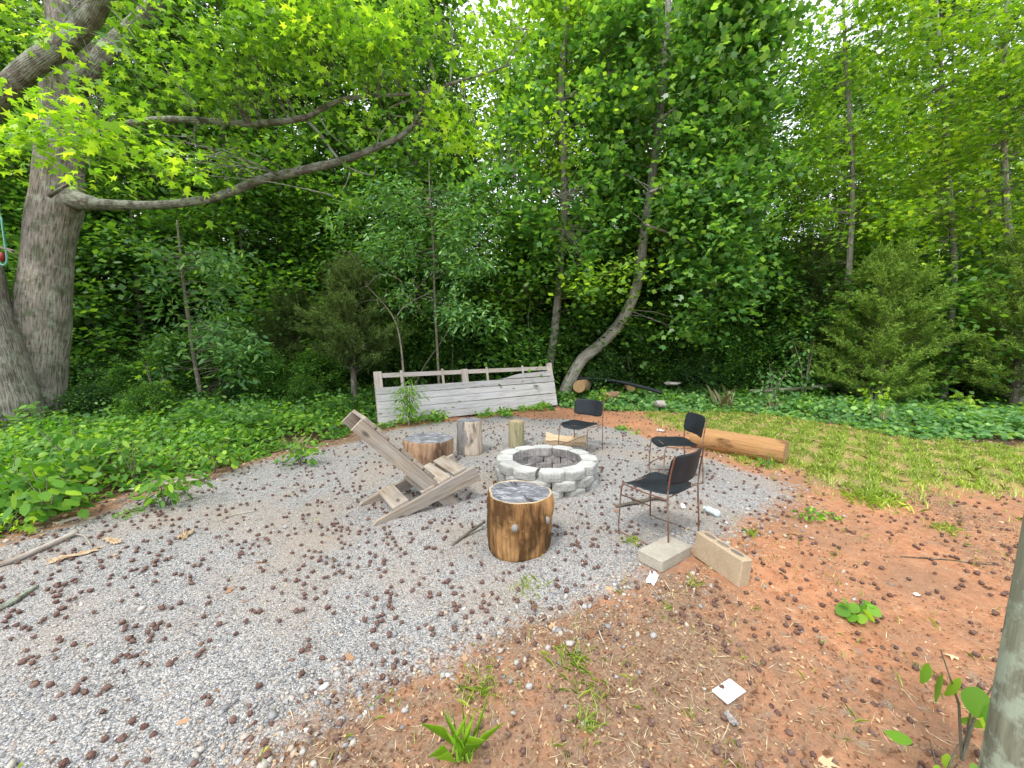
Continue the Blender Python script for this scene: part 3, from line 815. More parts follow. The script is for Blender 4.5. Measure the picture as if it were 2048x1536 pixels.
# saplings on the right with star leaves
RT = [
 ('young sweetgum with bright layered branches behind the rounded cedar', [(1890, 760), (1902, 640), (1908, 520), (1900, 400), (1890, 260), (1880, 120), (1870, -60)], 10.4,
  [(1900, 480, 90, 30, 9.7, .7), (1960, 440, 70, 30, 9.6, .6), (1830, 420, 80, 40, 9.7, .7), (1780, 450, 60, 24, 9.6, .5), (1900, 380, 110, 40, 9.8, .8), (1840, 300, 100, 50, 9.9, .8), (1940, 300, 90, 50, 9.7, .8), (1880, 200, 110, 60, 9.8, .9),
   (1960, 160, 90, 60, 9.6, .8), (1860, 90, 110, 60, 9.9, .9), (1960, 40, 100, 60, 9.6, .8), (1840, 0, 110, 50, 9.9, .8), (1920, 530, 60, 18, 9.6, .4), (1860, 520, 50, 16, 9.5, .4)], 'gum_leaf_bright', 33),
 ('pale stemmed young sweetgum between the tulip tree and the right hand trees', [(1690, 770), (1692, 640), (1700, 500), (1705, 380), (1700, 250), (1690, 100), (1685, -60)], 10.8,
  [(1720, 420, 80, 30, 10, .7), (1680, 480, 60, 26, 10, .6), (1740, 340, 80, 36, 10, .7), (1660, 330, 60, 40, 10.2, .7), (1700, 250, 80, 40, 10.2, .8), (1760, 230, 60, 40, 10, .6), (1720, 150, 90, 50, 10.2, .8), (1750, 60, 100, 60, 10, .8),
   (1700, 20, 60, 60, 10.2, .6), (1640, 260, 40, 40, 10.4, .5), (1760, -30, 100, 50, 10, .8), (1640, 420, 50, 26, 10.1, .5)], 'gum_leaf', 34),
 ('leaning young sweetgum at the right edge of the picture', [(2040, 780), (2035, 640), (2020, 500), (2010, 350), (2005, 200), (2010, 60), (2020, -100)], 9.6,
  [(2020, 330, 50, 40, 8.8, .6), (2000, 220, 60, 50, 8.9, .7), (2050, 260, 60, 50, 8.7, .7), (2030, 130, 80, 60, 8.9, .7), (2040, 30, 90, 60, 8.9, .7), (2080, 400, 60, 50, 8.9, .6), (2010, 400, 40, 30, 8.9, .5), (2100, 200, 80, 90, 8.9, .7)], 'gum_leaf', 35),
]
for lab, pix, Y, cl, lm, sd in RT:
    hero_tree('sweetgum_sapling', lab, 'tree', pix, Y, [.085, .075, .07, .06, .05, .04, .02], M['tulip_bark'], cl, 9, .2, .07, .155, ST, M[lm], 200, seg=8, dens=.55, seed=sd)
# extra mid-distance saplings that fill the edge of the wood (left centre)
LF = [
 ('slender oak sapling standing in front of the dark woods on the left', [(412, 835), (402, 790), (392, 740), (384, 690), (374, 620), (366, 560), (360, 500), (354, 440)], 8.5, [.05, .045, .04, .038, .034, .028, .02, .015],
  [(430, 660, 60, 30, 8.1, .5), (480, 690, 50, 34, 8.0, .5), (360, 680, 40, 36, 8.2, .4), (420, 710, 50, 24, 8.1, .4), (400, 520, 70, 26, 8.3, .5), (320, 500, 50, 24, 8.3, .4), (470, 510, 50, 20, 8.2, .4), (330, 570, 44, 30, 8.3, .4), (430, 585, 50, 24, 8.3, .4), (460, 740, 40, 20, 8.0, .3), (310, 745, 30, 24, 8.1, .3), (360, 620, 40, 20, 8.3, .3)],
  oval_leaf(.42), 'oak_leaf', .13, 41, 'twig_bark'),
 ('leafy willow oak sapling behind the left end of the wooden panel', [(878, 770), (874, 690), (870, 620), (868, 560), (866, 480), (860, 400), (858, 320)], 9.8, [.035, .033, .03, .027, .022, .018, .01],
  [(880, 500, 90, 50, 9.2, .7), (820, 440, 70, 40, 9.3, .6), (920, 440, 60, 40, 9.3, .6), (780, 500, 60, 50, 9.3, .6), (940, 540, 50, 40, 9.2, .5), (860, 590, 80, 34, 9.1, .6), (930, 625, 60, 24, 9.0, .5), (980, 650, 30, 20, 9.0, .3), (870, 650, 40, 20, 9.1, .4), (860, 380, 80, 40, 9.4, .6), (770, 400, 50, 40, 9.5, .5), (700, 440, 50, 40, 9.6, .5)],
  oval_leaf(.36), 'oak_leaf', .125, 42, 'twig_bark'),
]
for lab, pix, Y, rad, cl, tm, lm, sz, sd, bk in LF:
    hero_tree('oak_sapling', lab, 'tree', pix, Y, rad, M[bk], cl, 22, .17, .09, sz * 1.15, tm, M[lm], 70, seg=8, dens=.6, seed=sd, flat=.5)
# nearly leafless shrub stem behind the panel
hero_tree('bare_shrub', 'nearly leafless arching grey shrub behind the left end of the panel', 'shrub',
          [(808, 790), (806, 735), (800, 680), (789, 640), (765, 605), (735, 572), (715, 530), (700, 500)], 8.9, [.028, .025, .022, .018, .014, .011, .008, .005], M['twig_bark'],
          [(790, 590, 50, 24, 8.8, .3), (720, 560, 40, 30, 8.8, .3), (830, 625, 26, 12, 8.8, .2)], 5, .12, .06, .045, oval_leaf(.6), M['wood_leaf_yellow'], 26, seg=7, dens=.35, seed=43,
          extra=[([(789, 640), (812, 610), (860, 585)], 8.8, [.012, .008, .004]), ([(735, 572), (760, 548), (800, 560), (808, 590)], 8.8, [.009, .007, .005, .003]), ([(735, 572), (700, 580), (670, 577)], 8.8, [.008, .006, .003]),
                 ([(715, 530), (740, 515), (775, 530), (790, 552)], 8.8, [.007, .005, .004, .003]), ([(765, 605), (740, 600), (690, 615)], 8.8, [.008, .005, .003]), ([(712, 522), (690, 500), (684, 540)], 8.8, [.006, .004, .003])])
# thin stems in the shade
stems = [([(830, 770), (850, 730), (885, 680), (900, 655)], 10.2, .022, 'thin grey stem bending right behind the panel, left of the straight tulip tree'),
         ([(906, 780), (905, 700), (908, 620), (904, 520)], 11.0, .022, 'thin upright grey stem behind the middle of the panel'),
         ([(1062, 690), (1056, 640), (1060, 600), (1050, 560), (1070, 520)], 11.6, .022, 'crooked bare stem just left of the straight tulip tree'),
         ([(1262, 760), (1252, 700), (1246, 655)], 12.0, .018, 'short pale stem standing in shade right of the curved trunk'),
         ([(490, 700), (486, 560), (480, 430), (488, 350)], 11.5, .06, 'slim dark trunk in the woods above the oak sapling'),
         ([(555, 720), (560, 560), (556, 420), (572, 330)], 11.9, .045, 'slim dark trunk in the woods right of its darker twin'),
         ([(1180, 700), (1196, 560), (1205, 430), (1212, 300)], 12.6, .065, 'grey woodland trunk between the two tulip trees'),
         ([(290, 760), (284, 640), (268, 500), (262, 380)], 10.6, .085, 'grey woodland trunk right of the big sweetgum'),
         ([(1620, 770), (1612, 600), (1608, 480), (1600, 380)], 11.8, .04, 'thin dark trunk left of the rounded cedar'),
         ([(770, 700), (800, 620), (850, 560), (862, 548)], 10.6, .018, 'bare leaning stem crossing behind the leafless shrub')]
for pix, Y, r0, lab in stems:
    hero_tree('thin_tree', lab, 'tree', pix, Y, [r0, r0 * .9, r0 * .75, r0 * .6, r0 * .4], M['twig_bark'] if r0 < .03 else M['wood_bark'],
              [(pix[-1][0], pix[-1][1], 24, 18, Y, .25)], 6, .14, .06, .08, OV, M['wood_leaf'], 8, seg=6, dens=.5, seed=int(pix[0][0]))

# ------------------------------------------------------------------ cedars
def cedar(label, base, H, Rm, seed, mat, n=46000, brown=False, lean=0, stem=.09, bare=.12):
    rs = np.random.RandomState(seed); r = random.Random(seed)
    t = empty('red_cedar', base, 0); tag(t, label, 'cedar tree')
    mb = MB()
    path = [Vector((lean * z * z / H, 0, z)) for z in np.linspace(-.1, H * .97, 9)]
    mb.tube(path, lerp_list([stem, stem * .15], 9), 8, .08, r=r)
    mb.build('trunk', M['wood_bark'], t)
    mb = MB(); C = []; D = []
    nb = int(75 * H / 3)
    for b in range(nb):
        u = (b + r.random()) / nb; z = H * (bare + (1 - bare) * u)
        L = Rm * (max(0, (1 - u)) ** .65) * (.55 + .45 * min(1, u * 5 + .35)) * r.uniform(.6, 1.15) + .12
        az = b * 2.399 + r.uniform(-.4, .4); el = R(r.uniform(10, 40) + 22 * u)
        d = Vector((math.cos(az) * math.cos(el), math.sin(az) * math.cos(el), math.sin(el)))
        p0 = Vector((lean * z * z / H, 0, z)); pts = [p0, p0 + d * L * .5 - Vector((0, 0, .06 * L)), p0 + d * L]
        mb.tube(pts, [.016, .01, .004], 4, 0, cap=False, r=r)
        for k in range(int(10 * L / .6) + 3):
            q = r.uniform(.08, 1.02); c = p0 + d * L * q
            dd = (d + Vector((r.uniform(-.7, .7), r.uniform(-.7, .7), r.uniform(-.3, .55)))).normalized()
            C.append(tuple(c)); D.append(tuple(dd))
    mb.build('branch', M['wood_bark'], t)
    C = np.array(C); D = np.array(D); per = max(8, n // len(C))
    Cr = np.repeat(C, per, 0); Dr = np.repeat(D, per, 0)
    l = rs.rand(len(Cr)) * .38
    pos = Cr + Dr * l[:, None] + rs.normal(size=Cr.shape) * (.034 * (1.25 - l / .38))[:, None]
    dv = Dr + rs.normal(size=Cr.shape) * .5
    nn = rs.normal(size=Cr.shape) + np.array([0, 0, .8])
    sz = rs.uniform(.04, .095, len(pos))
    link('crown', leaves('crown', tri_leaf(.24), pos, dv, nn, sz), mat, t)
    return t
def at_px(px, Y): 
    p = Q(px, 700, Y); return ground_at(p.x, p.y)
cedar('bushy rounded green cedar at the edge of the woods on the right', at_px(1765, 9.6), 3.7, 1.6, 51, M['cedar'], 80000, bare=.05)
cedar('tall dark cedar filling the right edge of the picture', at_px(2040, 9.0), 4.0, 1.5, 52, M['cedar'], 64000, bare=.1)
cedar('dull brownish cedar left of the wooden panel', at_px(705, 9.0), 3.2, 1.15, 53, M['cedar_brown'], 60000, bare=.28)
cedar('dark cedar in the shade left of the rounded cedar', at_px(1610, 11.4), 4.6, 1.5, 54, M['cedar_brown'], 40000)
cedar('small brownish cedar behind the oak sapling', at_px(590, 10.2), 2.8, 1.0, 55, M['cedar_brown'], 40000, bare=.2)

# uneven shrubs standing up from the left bank and running into the woods
rsx = random.Random(404)
for i, (px, Y, sc) in enumerate([(190, 7.4, .36), (255, 8.2, .42), (300, 7.2, .26), (470, 8.4, .30), (530, 8.9, .42), (610, 8.6, .28), (170, 8.6, .55), (350, 9.0, .5), (640, 9.6, .5), (230, 9.4, .62)]):
    p = Q(px, 800, Y); o = make_tree('bank_shrub', (UND[1 if i % 3 else 0][1], 'wood_leaf'), 'shrub')
    o.location = (p.x, p.y, float(gz(p.x, p.y)) - .02); o.scale = (sc, sc, sc * rsx.uniform(.8, 1.15)); o.rotation_euler = (0, 0, rsx.uniform(0, 6))
    tag(o, f'leafy shrub rising from the left bank, {ORD[[1, 3, 4, 6, 7, 8, 0, 5, 9, 2][i]]} from the left of that row', 'shrub', 'shrubs on the left bank')

# ------------------------------------------------------------------ wood, stone and metal of the things
def plank_mat(name, dark, mid, light, grain=16, grey=(.36, .36, .36), greyamt=.5, knots=True):
    s = NT(name); v, rn = s.obj_vec(30)
    wv = s.mapping(v, (.9, 1, 1))
    dist = s.noise(wv, 1.6, 2)
    m1 = s.mapping(v, (1.1, grain, grain)); g = s.noise(m1, 2.2, 6, .65, .6)
    m2 = s.mapping(v, (2.0, 60, 60)); g2 = s.noise(m2, 2.2, 3, .6)
    c = s.ramp(g, [(.3, dark), (.5, mid), (.72, light)])
    c = s.mix(s.ramp(g2, [(.35, .45), (.6, 0.0)]), c, dark)
    gm = s.ramp(s.noise(s.mapping(v, (1, 3, 3)), 2.0, 4, .6), [(.38, 0.0), (.66, greyamt)])
    c = s.mix(gm, c, grey)
    if knots:
        kv = s.voro(s.mapping(v, (2.2, 5, 5)), 1.0)
        c = s.mix(s.ramp(kv, [(.05, .85), (.13, 0.0)]), c, tuple(x * .5 for x in dark))
    hs = s.n("HueSaturation"); s.set(hs.inputs['Color'], c); s.set(hs.inputs['Value'], s.math('MULTIPLY_ADD', rn, .28)); hs.inputs['Value'].links[0].from_node.inputs[2].default_value = .86
    return s.finish(hs.outputs[0], .85, s.math('ADD', g, g2), .45, .004, .15)
M['chair_wood'] = plank_mat("weathered_lumber", (.15, .12, .09), (.31, .255, .195), (.44, .38, .30), greyamt=.6, grey=(.33, .31, .29))
M['panel_wood'] = plank_mat("silvered_boards", (.27, .255, .245), (.42, .41, .40), (.55, .53, .51), greyamt=.55, grey=(.46, .46, .475))
M['panel_frame'] = plank_mat("silvered_frame_wood", (.25, .21, .18), (.41, .36, .31), (.52, .47, .42), greyamt=.4, grey=(.45, .44, .43))

def concrete(name, a, b, rough_bump=.5, scale=60, rust=0.0):
    s = NT(name); v, rn = s.obj_vec(20)
    n1 = s.noise(v, scale, 5, .75); n2 = s.noise(v, 6, 4, .6); vo = s.voro(v, scale * 1.4)
    c = s.ramp(n1, [(.3, a), (.7, b)])
    c = s.mix(s.ramp(n2, [(.42, 0.0), (.7, .45)]), c, tuple(x * .68 for x in a))
    c = s.mix(s.ramp(vo, [(.08, .5), (.2, 0.0)]), c, tuple(x * .4 for x in a))
    if rust: c = s.mix(s.ramp(s.noise(v, 9, 4, .6), [(.58, 0.0), (.72, rust)]), c, (.42, .2, .11))
    hs = s.n("HueSaturation"); s.set(hs.inputs['Color'], c); s.set(hs.inputs['Value'], s.math('MULTIPLY_ADD', rn, .22)); hs.inputs['Value'].links[0].from_node.inputs[2].default_value = .89
    return s.finish(hs.outputs[0], .93, s.math('ADD', n1, vo), rough_bump, .012, .1)
M['pit_block'] = concrete("retaining_block", (.38, .385, .365), (.60, .60, .58), .7, 60)
M['cmu'] = concrete("concrete_block", (.30, .275, .225), (.44, .41, .345), .4, 90, rust=.35)
M['cmu2'] = concrete("buff_concrete_block", (.31, .24, .155), (.45, .36, .25), .4, 90, rust=.25)
M['split_face_shaded'] = concrete("split_block_face_shaded", (.24, .24, .22), (.48, .48, .45), .6, 60)  # rough split faces, also toned below the tops to paint in side shade
s = NT("sooty_block_face"); v, rn = s.obj_vec(20)
rg = s.noise(s.mapping(v, (60, 1, 2)), 3, 3, .6); big = s.noise(v, 9, 4, .6)
M['soot'] = s.finish(s.mix(s.ramp(big, [(.35, 0.0), (.65, 1.0)]), s.ramp(rg, [(.3, (.08, .075, .075)), (.7, (.22, .205, .20))]), s.ramp(rg, [(.3, (.26, .235, .225)), (.7, (.52, .49, .47))])), .95, rg, .8, .01, .08)

s = NT("black_plastic"); v, rn = s.obj_vec(9)
n1 = s.noise(v, 30, 4, .7); n2 = s.noise(v, 5, 3)
M['plastic'] = s.finish(s.mix(s.ramp(n1, [(.6, 0.0), (.85, .12)]), s.ramp(n2, [(.3, (.010, .012, .016)), (.7, (.020, .025, .031))]), (.16, .15, .13)), s.ramp(n2, [(.3, .5), (.7, .65)]), n1, .06, .003, .25)
s = NT("rusted_rod"); v, rn = s.obj_vec(9)
n1 = s.noise(v, 55, 4, .7); n2 = s.noise(v, 9, 3)
M['rust'] = s.finish(s.mix(s.ramp(n2, [(.42, 0.0), (.62, .8)]), s.ramp(n1, [(.3, (.09, .035, .022)), (.7, (.21, .09, .05))]), (.23, .19, .15)), .7, n1, .3, .003, .3, metallic=.2)

def stump_side(name, dark, mid, light, stain=.5, sc=14):
    s = NT(name); v = s.attr('bk', 'Vector'); g = s.noise(s.mapping(v, (1, 1, .10)), sc * 1.6, 6, .7, .4)
    g2 = s.noise(s.mapping(v, (1, 1, .05)), sc * 5, 3, .6)
    c = s.ramp(g, [(.28, dark), (.45, mid), (.66, light)])
    c = s.mix(s.ramp(g2, [(.36, .4), (.55, 0.0)]), c, dark)
    st = s.noise(s.mapping(v, (1, 1, .42)), 4.2, 4, .65)
    c = s.mix(s.ramp(st, [(.60 - .18 * stain, 0.0), (.72 - .16 * stain, .85)]), c, tuple(x * .28 for x in dark))
    fl = s.noise(v, 26, 5, .75)
    c = s.mix(s.ramp(fl, [(.60, 0.0), (.72, .5)]), c, tuple(min(1, x * 1.3) for x in light))
    return s.finish(c, .85, s.math('ADD', g, s.math('MULTIPLY', g2, .5)), 1.0, .025, .12)
M['stump_orange'] = stump_side("bare_orange_wood", (.15, .075, .03), (.36, .19, .075), (.50, .31, .14), .95)
M['stump_brown'] = stump_side("peeled_brown_wood", (.17, .10, .06), (.31, .19, .115), (.42, .29, .185), .25)
M['stump_pale'] = stump_side("flaking_pale_wood", (.22, .15, .10), (.42, .34, .26), (.60, .54, .46), .4, 9)
M['stump_bark'] = bark_mat("grey_stump_bark", (.09, .085, .08), (.27, .26, .245), 20)
M['stump_green'] = stump_side("treated_post_wood", (.20, .18, .095), (.31, .285, .165), (.40, .37, .24), .15)
M['log_wood'] = stump_side("turned_log_wood", (.25, .135, .055), (.36, .20, .085), (.43, .26, .12), .0, 9)
s = NT("weathered_cut_face"); tc = s.n("TexCoord"); v = tc.outputs['Object']
n1 = s.noise(s.mapping(v, (1, 2.2, 1)), 9, 6, .75, .8); n2 = s.noise(v, 60, 3, .6); ln = s.n("VectorMath"); ln.operation = 'LENGTH'; s.t.links.new(v, ln.inputs[0])
ring = s.math('SINE', s.math('MULTIPLY', ln.outputs['Value'], 520))
c = s.ramp(n1, [(.32, (.055, .058, .065)), (.50, (.16, .165, .18)), (.60, (.34, .35, .37)), (.75, (.62, .63, .66))])
c = s.mix(s.math('MULTIPLY', s.math('ADD', ring, 1), .10), c, (.09, .08, .08))
gr_n = s.n("TexGradient"); gr_n.gradient_type = 'RADIAL'; s.t.links.new(v, gr_n.inputs[0])
cxx = s.n("CombineXYZ"); s.set(cxx.inputs[0], s.math('MULTIPLY', gr_n.outputs['Fac'], 34.0)); s.set(cxx.inputs[1], s.math('MULTIPLY', ln.outputs['Value'], 5.0))
crk = s.ramp(s.noise(cxx.outputs[0], 1.0, 3, .6), [(.36, 1.0), (.395, 0.0)])
c = s.mix(s.math('MULTIPLY', crk, .8), c, (.02, .018, .017))
M['cut_grey'] = s.finish(c, .7, s.math('ADD', n1, s.math('MULTIPLY', ring, .08)), .5, .006, .3)
def cut_mat(name, a, b):
    s = NT(name); tc = s.n("TexCoord"); v = tc.outputs['Object']
    n1 = s.noise(v, 9, 5, .7, .5); ln = s.n("VectorMath"); ln.operation = 'LENGTH'; s.t.links.new(s.mapping(v, (1, 1.1, 1), (.012, .006, 0)), ln.inputs[0])
    ring = s.math('SINE', s.math('ADD', s.math('MULTIPLY', ln.outputs['Value'], 420), s.math('MULTIPLY', n1, 5)))
    c = s.mix(s.math('MULTIPLY_ADD', ring, .3), a, b); c.node.inputs[0].links[0].from_node.inputs[2].default_value = .45
    c = s.mix(s.ramp(n1, [(.5, 0.0), (.7, .5)]), c, tuple(x * .45 for x in a))
    return s.finish(c, .85, ring, .3, .004, .15)
M['cut_tan'] = cut_mat("tan_end_grain", (.29, .215, .125), (.40, .32, .20))
M['cut_orange'] = cut_mat("log_end_grain", (.24, .15, .07), (.36, .25, .13))
M['knot'] = cut_mat("sawn_knot", (.16, .15, .14), (.32, .31, .30))
M['cut_rim'] = cut_mat("pale_sapwood", (.40, .31, .20), (.5, .4, .28))
M['split_wood'] = stump_side("split_firewood", (.32, .22, .13), (.5, .37, .23), (.63, .5, .34), .1)

# ------------------------------------------------------------------ retaining block fire pit
def pit_block_mesh(seed, H=.098):
    r = random.Random(seed); rs = np.random.RandomState(seed)
    base = [(-.103, 0), (.103, 0), (.1375, .118), (.088, .182), (.0, .188), (-.088, .182), (-.1375, .118)]
    lv = [(0, 0.0), (.012, .006), (H * .5, .009), (H - .014, .006), (H - .003, .001), (H, -.006)]
    v = []; f = []; n = len(base)
    for z, o in lv:
        for k, (x, y) in enumerate(base):
            rough = 1 if k in (2, 3, 4, 5, 6) else 0
            jt = 1 if 0 < z < H - .01 else .25; jx = rough * jt * r.uniform(-.003, .003); jy = rough * (o + jt * r.uniform(-.004, .004))
            sx = .0 if not rough else (.002 if z > H - .002 else 0)
            v.append((x + jx - math.copysign(sx, x), y + jy, z))
    for i in range(len(lv) - 1):
        for k in range(n):
            k2 = (k + 1) % n
            f.append((i * n + k, i * n + k2, (i + 1) * n + k2, (i + 1) * n + k))
    f.append(tuple(range(n))[::-1]); f.append(tuple((len(lv) - 1) * n + k for k in range(n)))
    me = bpy.data.meshes.new("block"); me.from_pydata(v, [], f)
    me.materials.append(M['pit_block']); me.materials.append(M['soot']); me.materials.append(M['split_face_shaded'])
    for i, p in enumerate(me.polygons):
        if i < (len(lv) - 1) * n: p.material_index = 1 if i % n == 0 else 2  # outer sides get the split face colour with shade painted in
    me.update(); return me
pit = empty('fire_pit', ground_at(.41, 4.47)); pit.location.z -= .02
tag(pit, 'round fire pit of three courses of pale grey concrete blocks', 'fire pit')
bms = [pit_block_mesh(i) for i in range(4)]
for c in range(3):
    for k in range(12):
        a = R(-90 + 30 * k + (15 if c % 2 else 0)) + rnd.uniform(-.012, .012)
        if c == 2 and k == 0: a += .02
        if c == 2 and k == 11: a -= .03
        rr_ = .405 + rnd.uniform(-.007, .007) + (.012 if c < 2 and rnd.random() < .5 else 0)
        o = link('block', bms[(k * 3 + c) % 4], None, pit)
        o.location = (math.cos(a) * rr_, math.sin(a) * rr_, .005 + c * .0995)
        o.rotation_euler = (rnd.uniform(-.008, .008), rnd.uniform(-.008, .008), a - math.pi / 2 + rnd.uniform(-.02, .02))
s = NT("ash_bed"); tc = s.n("TexCoord"); nz = s.noise(tc.outputs['Object'], 22, 6, .75)
M['ash'] = s.finish(s.ramp(nz, [(.3, (.05, .046, .044)), (.5, (.18, .17, .16)), (.7, (.45, .43, .41))]), .95, nz, 1, .02, .05)
mb = MB(); V = []; F = []
for i in range(9):
    for k in range(28):
        q = i / 8 * .43; a = 2 * math.pi * k / 28
        V.append((q * math.cos(a), q * math.sin(a), .045 + .02 * math.sin(9 * q + 3 * a) * (i < 8)))
for i in range(8):
    for k in range(28): F.append((i * 28 + k, (i + 1) * 28 + k, (i + 1) * 28 + (k + 1) % 28, i * 28 + (k + 1) % 28))
mb.add(V, F); mb.build('ash_bed', M['ash'], pit)
mb = MB()
for k in range(7):
    a = rnd.uniform(0, 6.28); q = rnd.uniform(.02, .25); L = rnd.uniform(.08, .2)
    c = Vector((q * math.cos(a + 1), q * math.sin(a + 1), .085)); d = Vector((math.cos(a), math.sin(a), rnd.uniform(-.1, .3)))
    ch = MB(); ch.tube([c - d * L / 2, c, c + d * L / 2], [.018, .022, .015], 7, .2, r=rr); ch.build('charred_stick', M['ash'], pit)

# ------------------------------------------------------------------ stumps and round logs
def stump(name, label, cat, loc, r0, h, side, top, seed, sq=1.0, rot=0, tilt=(0, 0), rim=None, knots=(), flare=.06, rough=.05, bulge=.03, seg=72, sides2=None, topshift=0):
    rs = np.random.RandomState(seed)
    t = empty(name, loc, rot); t.rotation_euler = (tilt[0], tilt[1], rot); tag(t, label, cat)
    ph = rs.rand(8) * 6.28; nr = 22
    def rad(a, z):
        u = z / h
        q = 1 + rough * (math.sin(2 * a + ph[0]) * .5 + math.sin(3 * a + ph[1]) * .45 + math.sin(5 * a + ph[2] + u) * .3 + math.sin(9 * a + ph[3] + 2 * u) * .14 + .10 * math.sin(17 * a + ph[4] + 3 * u) + .06 * math.sin(31 * a + ph[5]))
        q += flare * (1 - u) ** 3 + bulge * math.sin(math.pi * u + .3)
        q += .012 * math.sin(41 * a + 5 * math.sin(4 * u) + ph[6]) + .008 * math.sin(13 * u + 7 * a)
        for ka, kz, kr, kh in knots:
            da = (a - ka + math.pi) % (2 * math.pi) - math.pi
            q += kh * math.exp(-((da * r0) ** 2 + (z - kz) ** 2) / (kr * kr * 1.6))
        return r0 * q
    v = []; at = []; f = []
    for i in range(nr):
        z = h * i / (nr - 1)
        for k in range(seg):
            a = 2 * math.pi * k / seg; q = rad(a, z)
            zz = z + (topshift * math.cos(a) * (z / h)) - (.0 if i < nr - 1 else .002)
            if i == nr - 1: q -= .004
            v.append((q * math.cos(a), q * sq * math.sin(a), zz - .02 * (i == 0))); at.append((r0 * math.cos(a) + seed, r0 * math.sin(a), zz))
    for i in range(nr - 1):
        for k in range(seg): f.append((i * seg + k, i * seg + (k + 1) % seg, (i + 1) * seg + (k + 1) % seg, (i + 1) * seg + k))
    f.append(tuple(range(seg))[::-1])
    mb = MB(); mb.add(v, f, at)
    ob = mb.build('side', M[side], t)
    if sides2:                                   # a strip with another surface (bark left on one side)
        ob.data.materials.append(M[sides2[0]])
        for p in ob.data.polygons:
            if len(p.vertices) == 4:
                c = p.center; a = math.atan2(c.y, c.x) + .12 * math.sin(c.z * 18)
                if sides2[1] < a < sides2[2]: p.material_index = 1
    def disc(rmin, rmax, dz, nm, mt, n=10):
        v = []; f = []
        for i in range(n):
            u = rmin + (rmax - rmin) * i / (n - 1)
            for k in range(seg):
                a = 2 * math.pi * k / seg; q = (rad(a, h) - .004) * u
                v.append((q * math.cos(a), q * sq * math.sin(a), h + topshift * math.cos(a) * u + dz + .0015 * math.sin(40 * u + 3 * a) - .0015))
        for i in range(n - 1):
            for k in range(seg): f.append((i * seg + k, (i + 1) * seg + k, (i + 1) * seg + (k + 1) % seg, i * seg + (k + 1) % seg))
        if rmin > 0 and rmin < .1: f.append(tuple(range(seg)))
        mb = MB(); mb.add(v, f); return mb.build(nm, M[mt], t)
    if rim:
        disc(.03, rim, .0, 'cut_face', top); disc(rim, 1.0, .0, 'sapwood_rim', 'cut_rim', 4)
    else: disc(.03, 1.0, .0, 'cut_face', top)
    for ka, kz, kr, kh in knots:
        if kr > .05: continue
        q = rad(ka, kz) + .004; mb = MB(); mv = [(0, 0, .004)]; N = 14
        for k in range(N): mv.append((kr * .62 * math.cos(2 * math.pi * k / N), kr * .78 * math.sin(2 * math.pi * k / N), 0))
        for k in range(N): mv.append((kr * .85 * math.cos(2 * math.pi * k / N), kr * 1.0 * math.sin(2 * math.pi * k / N), -.025))
        ff = [(0, 1 + k, 1 + (k + 1) % N) for k in range(N)] + [(1 + k, 1 + N + k, 1 + N + (k + 1) % N, 1 + (k + 1) % N) for k in range(N)]
        mb.add(mv, ff); o = mb.build('knot', M['knot'], t)
        o.location = (q * math.cos(ka), q * sq * math.sin(ka), kz); o.rotation_euler = Vector((math.cos(ka), math.sin(ka), .1)).to_track_quat('Z', 'Y').to_euler()
    return t
stump('tree_stump', 'big orange barked stump in front of the fire pit with two sawn knots', 'stump', ground_at(.055, 2.95), .258, .445, 'stump_orange', 'cut_grey', 61, sq=.95,
      rim=.94, knots=[(R(-97), .275, .032, .10), (R(-40), .285, .032, .12), (R(-14), .37, .07, .12)], flare=-.02, bulge=.03, rough=.06, topshift=-.008)
stump('tree_stump', 'wide low brown stump behind the wooden chair', 'stump', ground_at(-1.13, 5.12), .315, .34, 'stump_brown', 'cut_grey', 62, sq=.92, tilt=(.02, .03), flare=-.10, rough=.05, knots=[(R(200), .31, .06, .13)], topshift=.0)
stump('tree_stump', 'tall narrow stump half grey bark and half flaking pale wood', 'stump', ground_at(-.635, 5.62), .182, .50, 'stump_pale', 'cut_grey', 63, flare=.06, rough=.05, sides2=('stump_bark', -math.pi, -1.72))
stump('post_offcut', 'short greenish treated round post standing behind the fire pit', 'post', ground_at(.07, 5.95), .122, .40, 'stump_green', 'cut_tan', 64, flare=0, rough=.008, bulge=0)

def round_log(name, label, a, b, r0, side, end, seed, lump=.012, cat='log'):
    a, b = Vector(a), Vector(b); d = (b - a); L = d.length
    t = empty(name, a); t.rotation_euler = d.to_track_quat('X', 'Z').to_euler(); tag(t, label, cat)
    r = random.Random(seed); mb = MB()
    n = 14; pts = [Vector((L * i / (n - 1), 0, 0)) for i in range(n)]
    mb.tube(pts, [r0 - (.008 if i in (0, n - 1) else 0) for i in range(n)], 40, lump, cap=False, r=r)
    mb.build('side', M[side], t)
    for e, sx in ((0, -1), (L, 1)):
        m = MB(); V = [(0, 0, 0)]; N = 40; F = []
        for ring_ in (.5, .995):
            for k in range(N):
                u = 2 * math.pi * k / N; V.append(((r0 - .008) * ring_ * math.cos(u), (r0 - .008) * ring_ * math.sin(u), 0))
        F += [(0, 1 + k, 1 + (k + 1) % N) for k in range(N)] + [(1 + k, 1 + N + k, 1 + N + (k + 1) % N, 1 + (k + 1) % N) for k in range(N)]
        m.add(V, F); o = m.build('end_face', M[end], t); o.location = (e, 0, 0); o.rotation_euler = (0, sx * math.pi / 2, 0)
    return t
p = ground_at(3.70, 5.07); q = ground_at(2.87, 5.98)
round_log('smooth_log', 'smooth orange brown peeled log lying in the grass behind the chairs', (q.x, q.y, q.z + .155), (p.x, p.y, p.z + .155), .168, 'log_wood', 'cut_orange', 71)
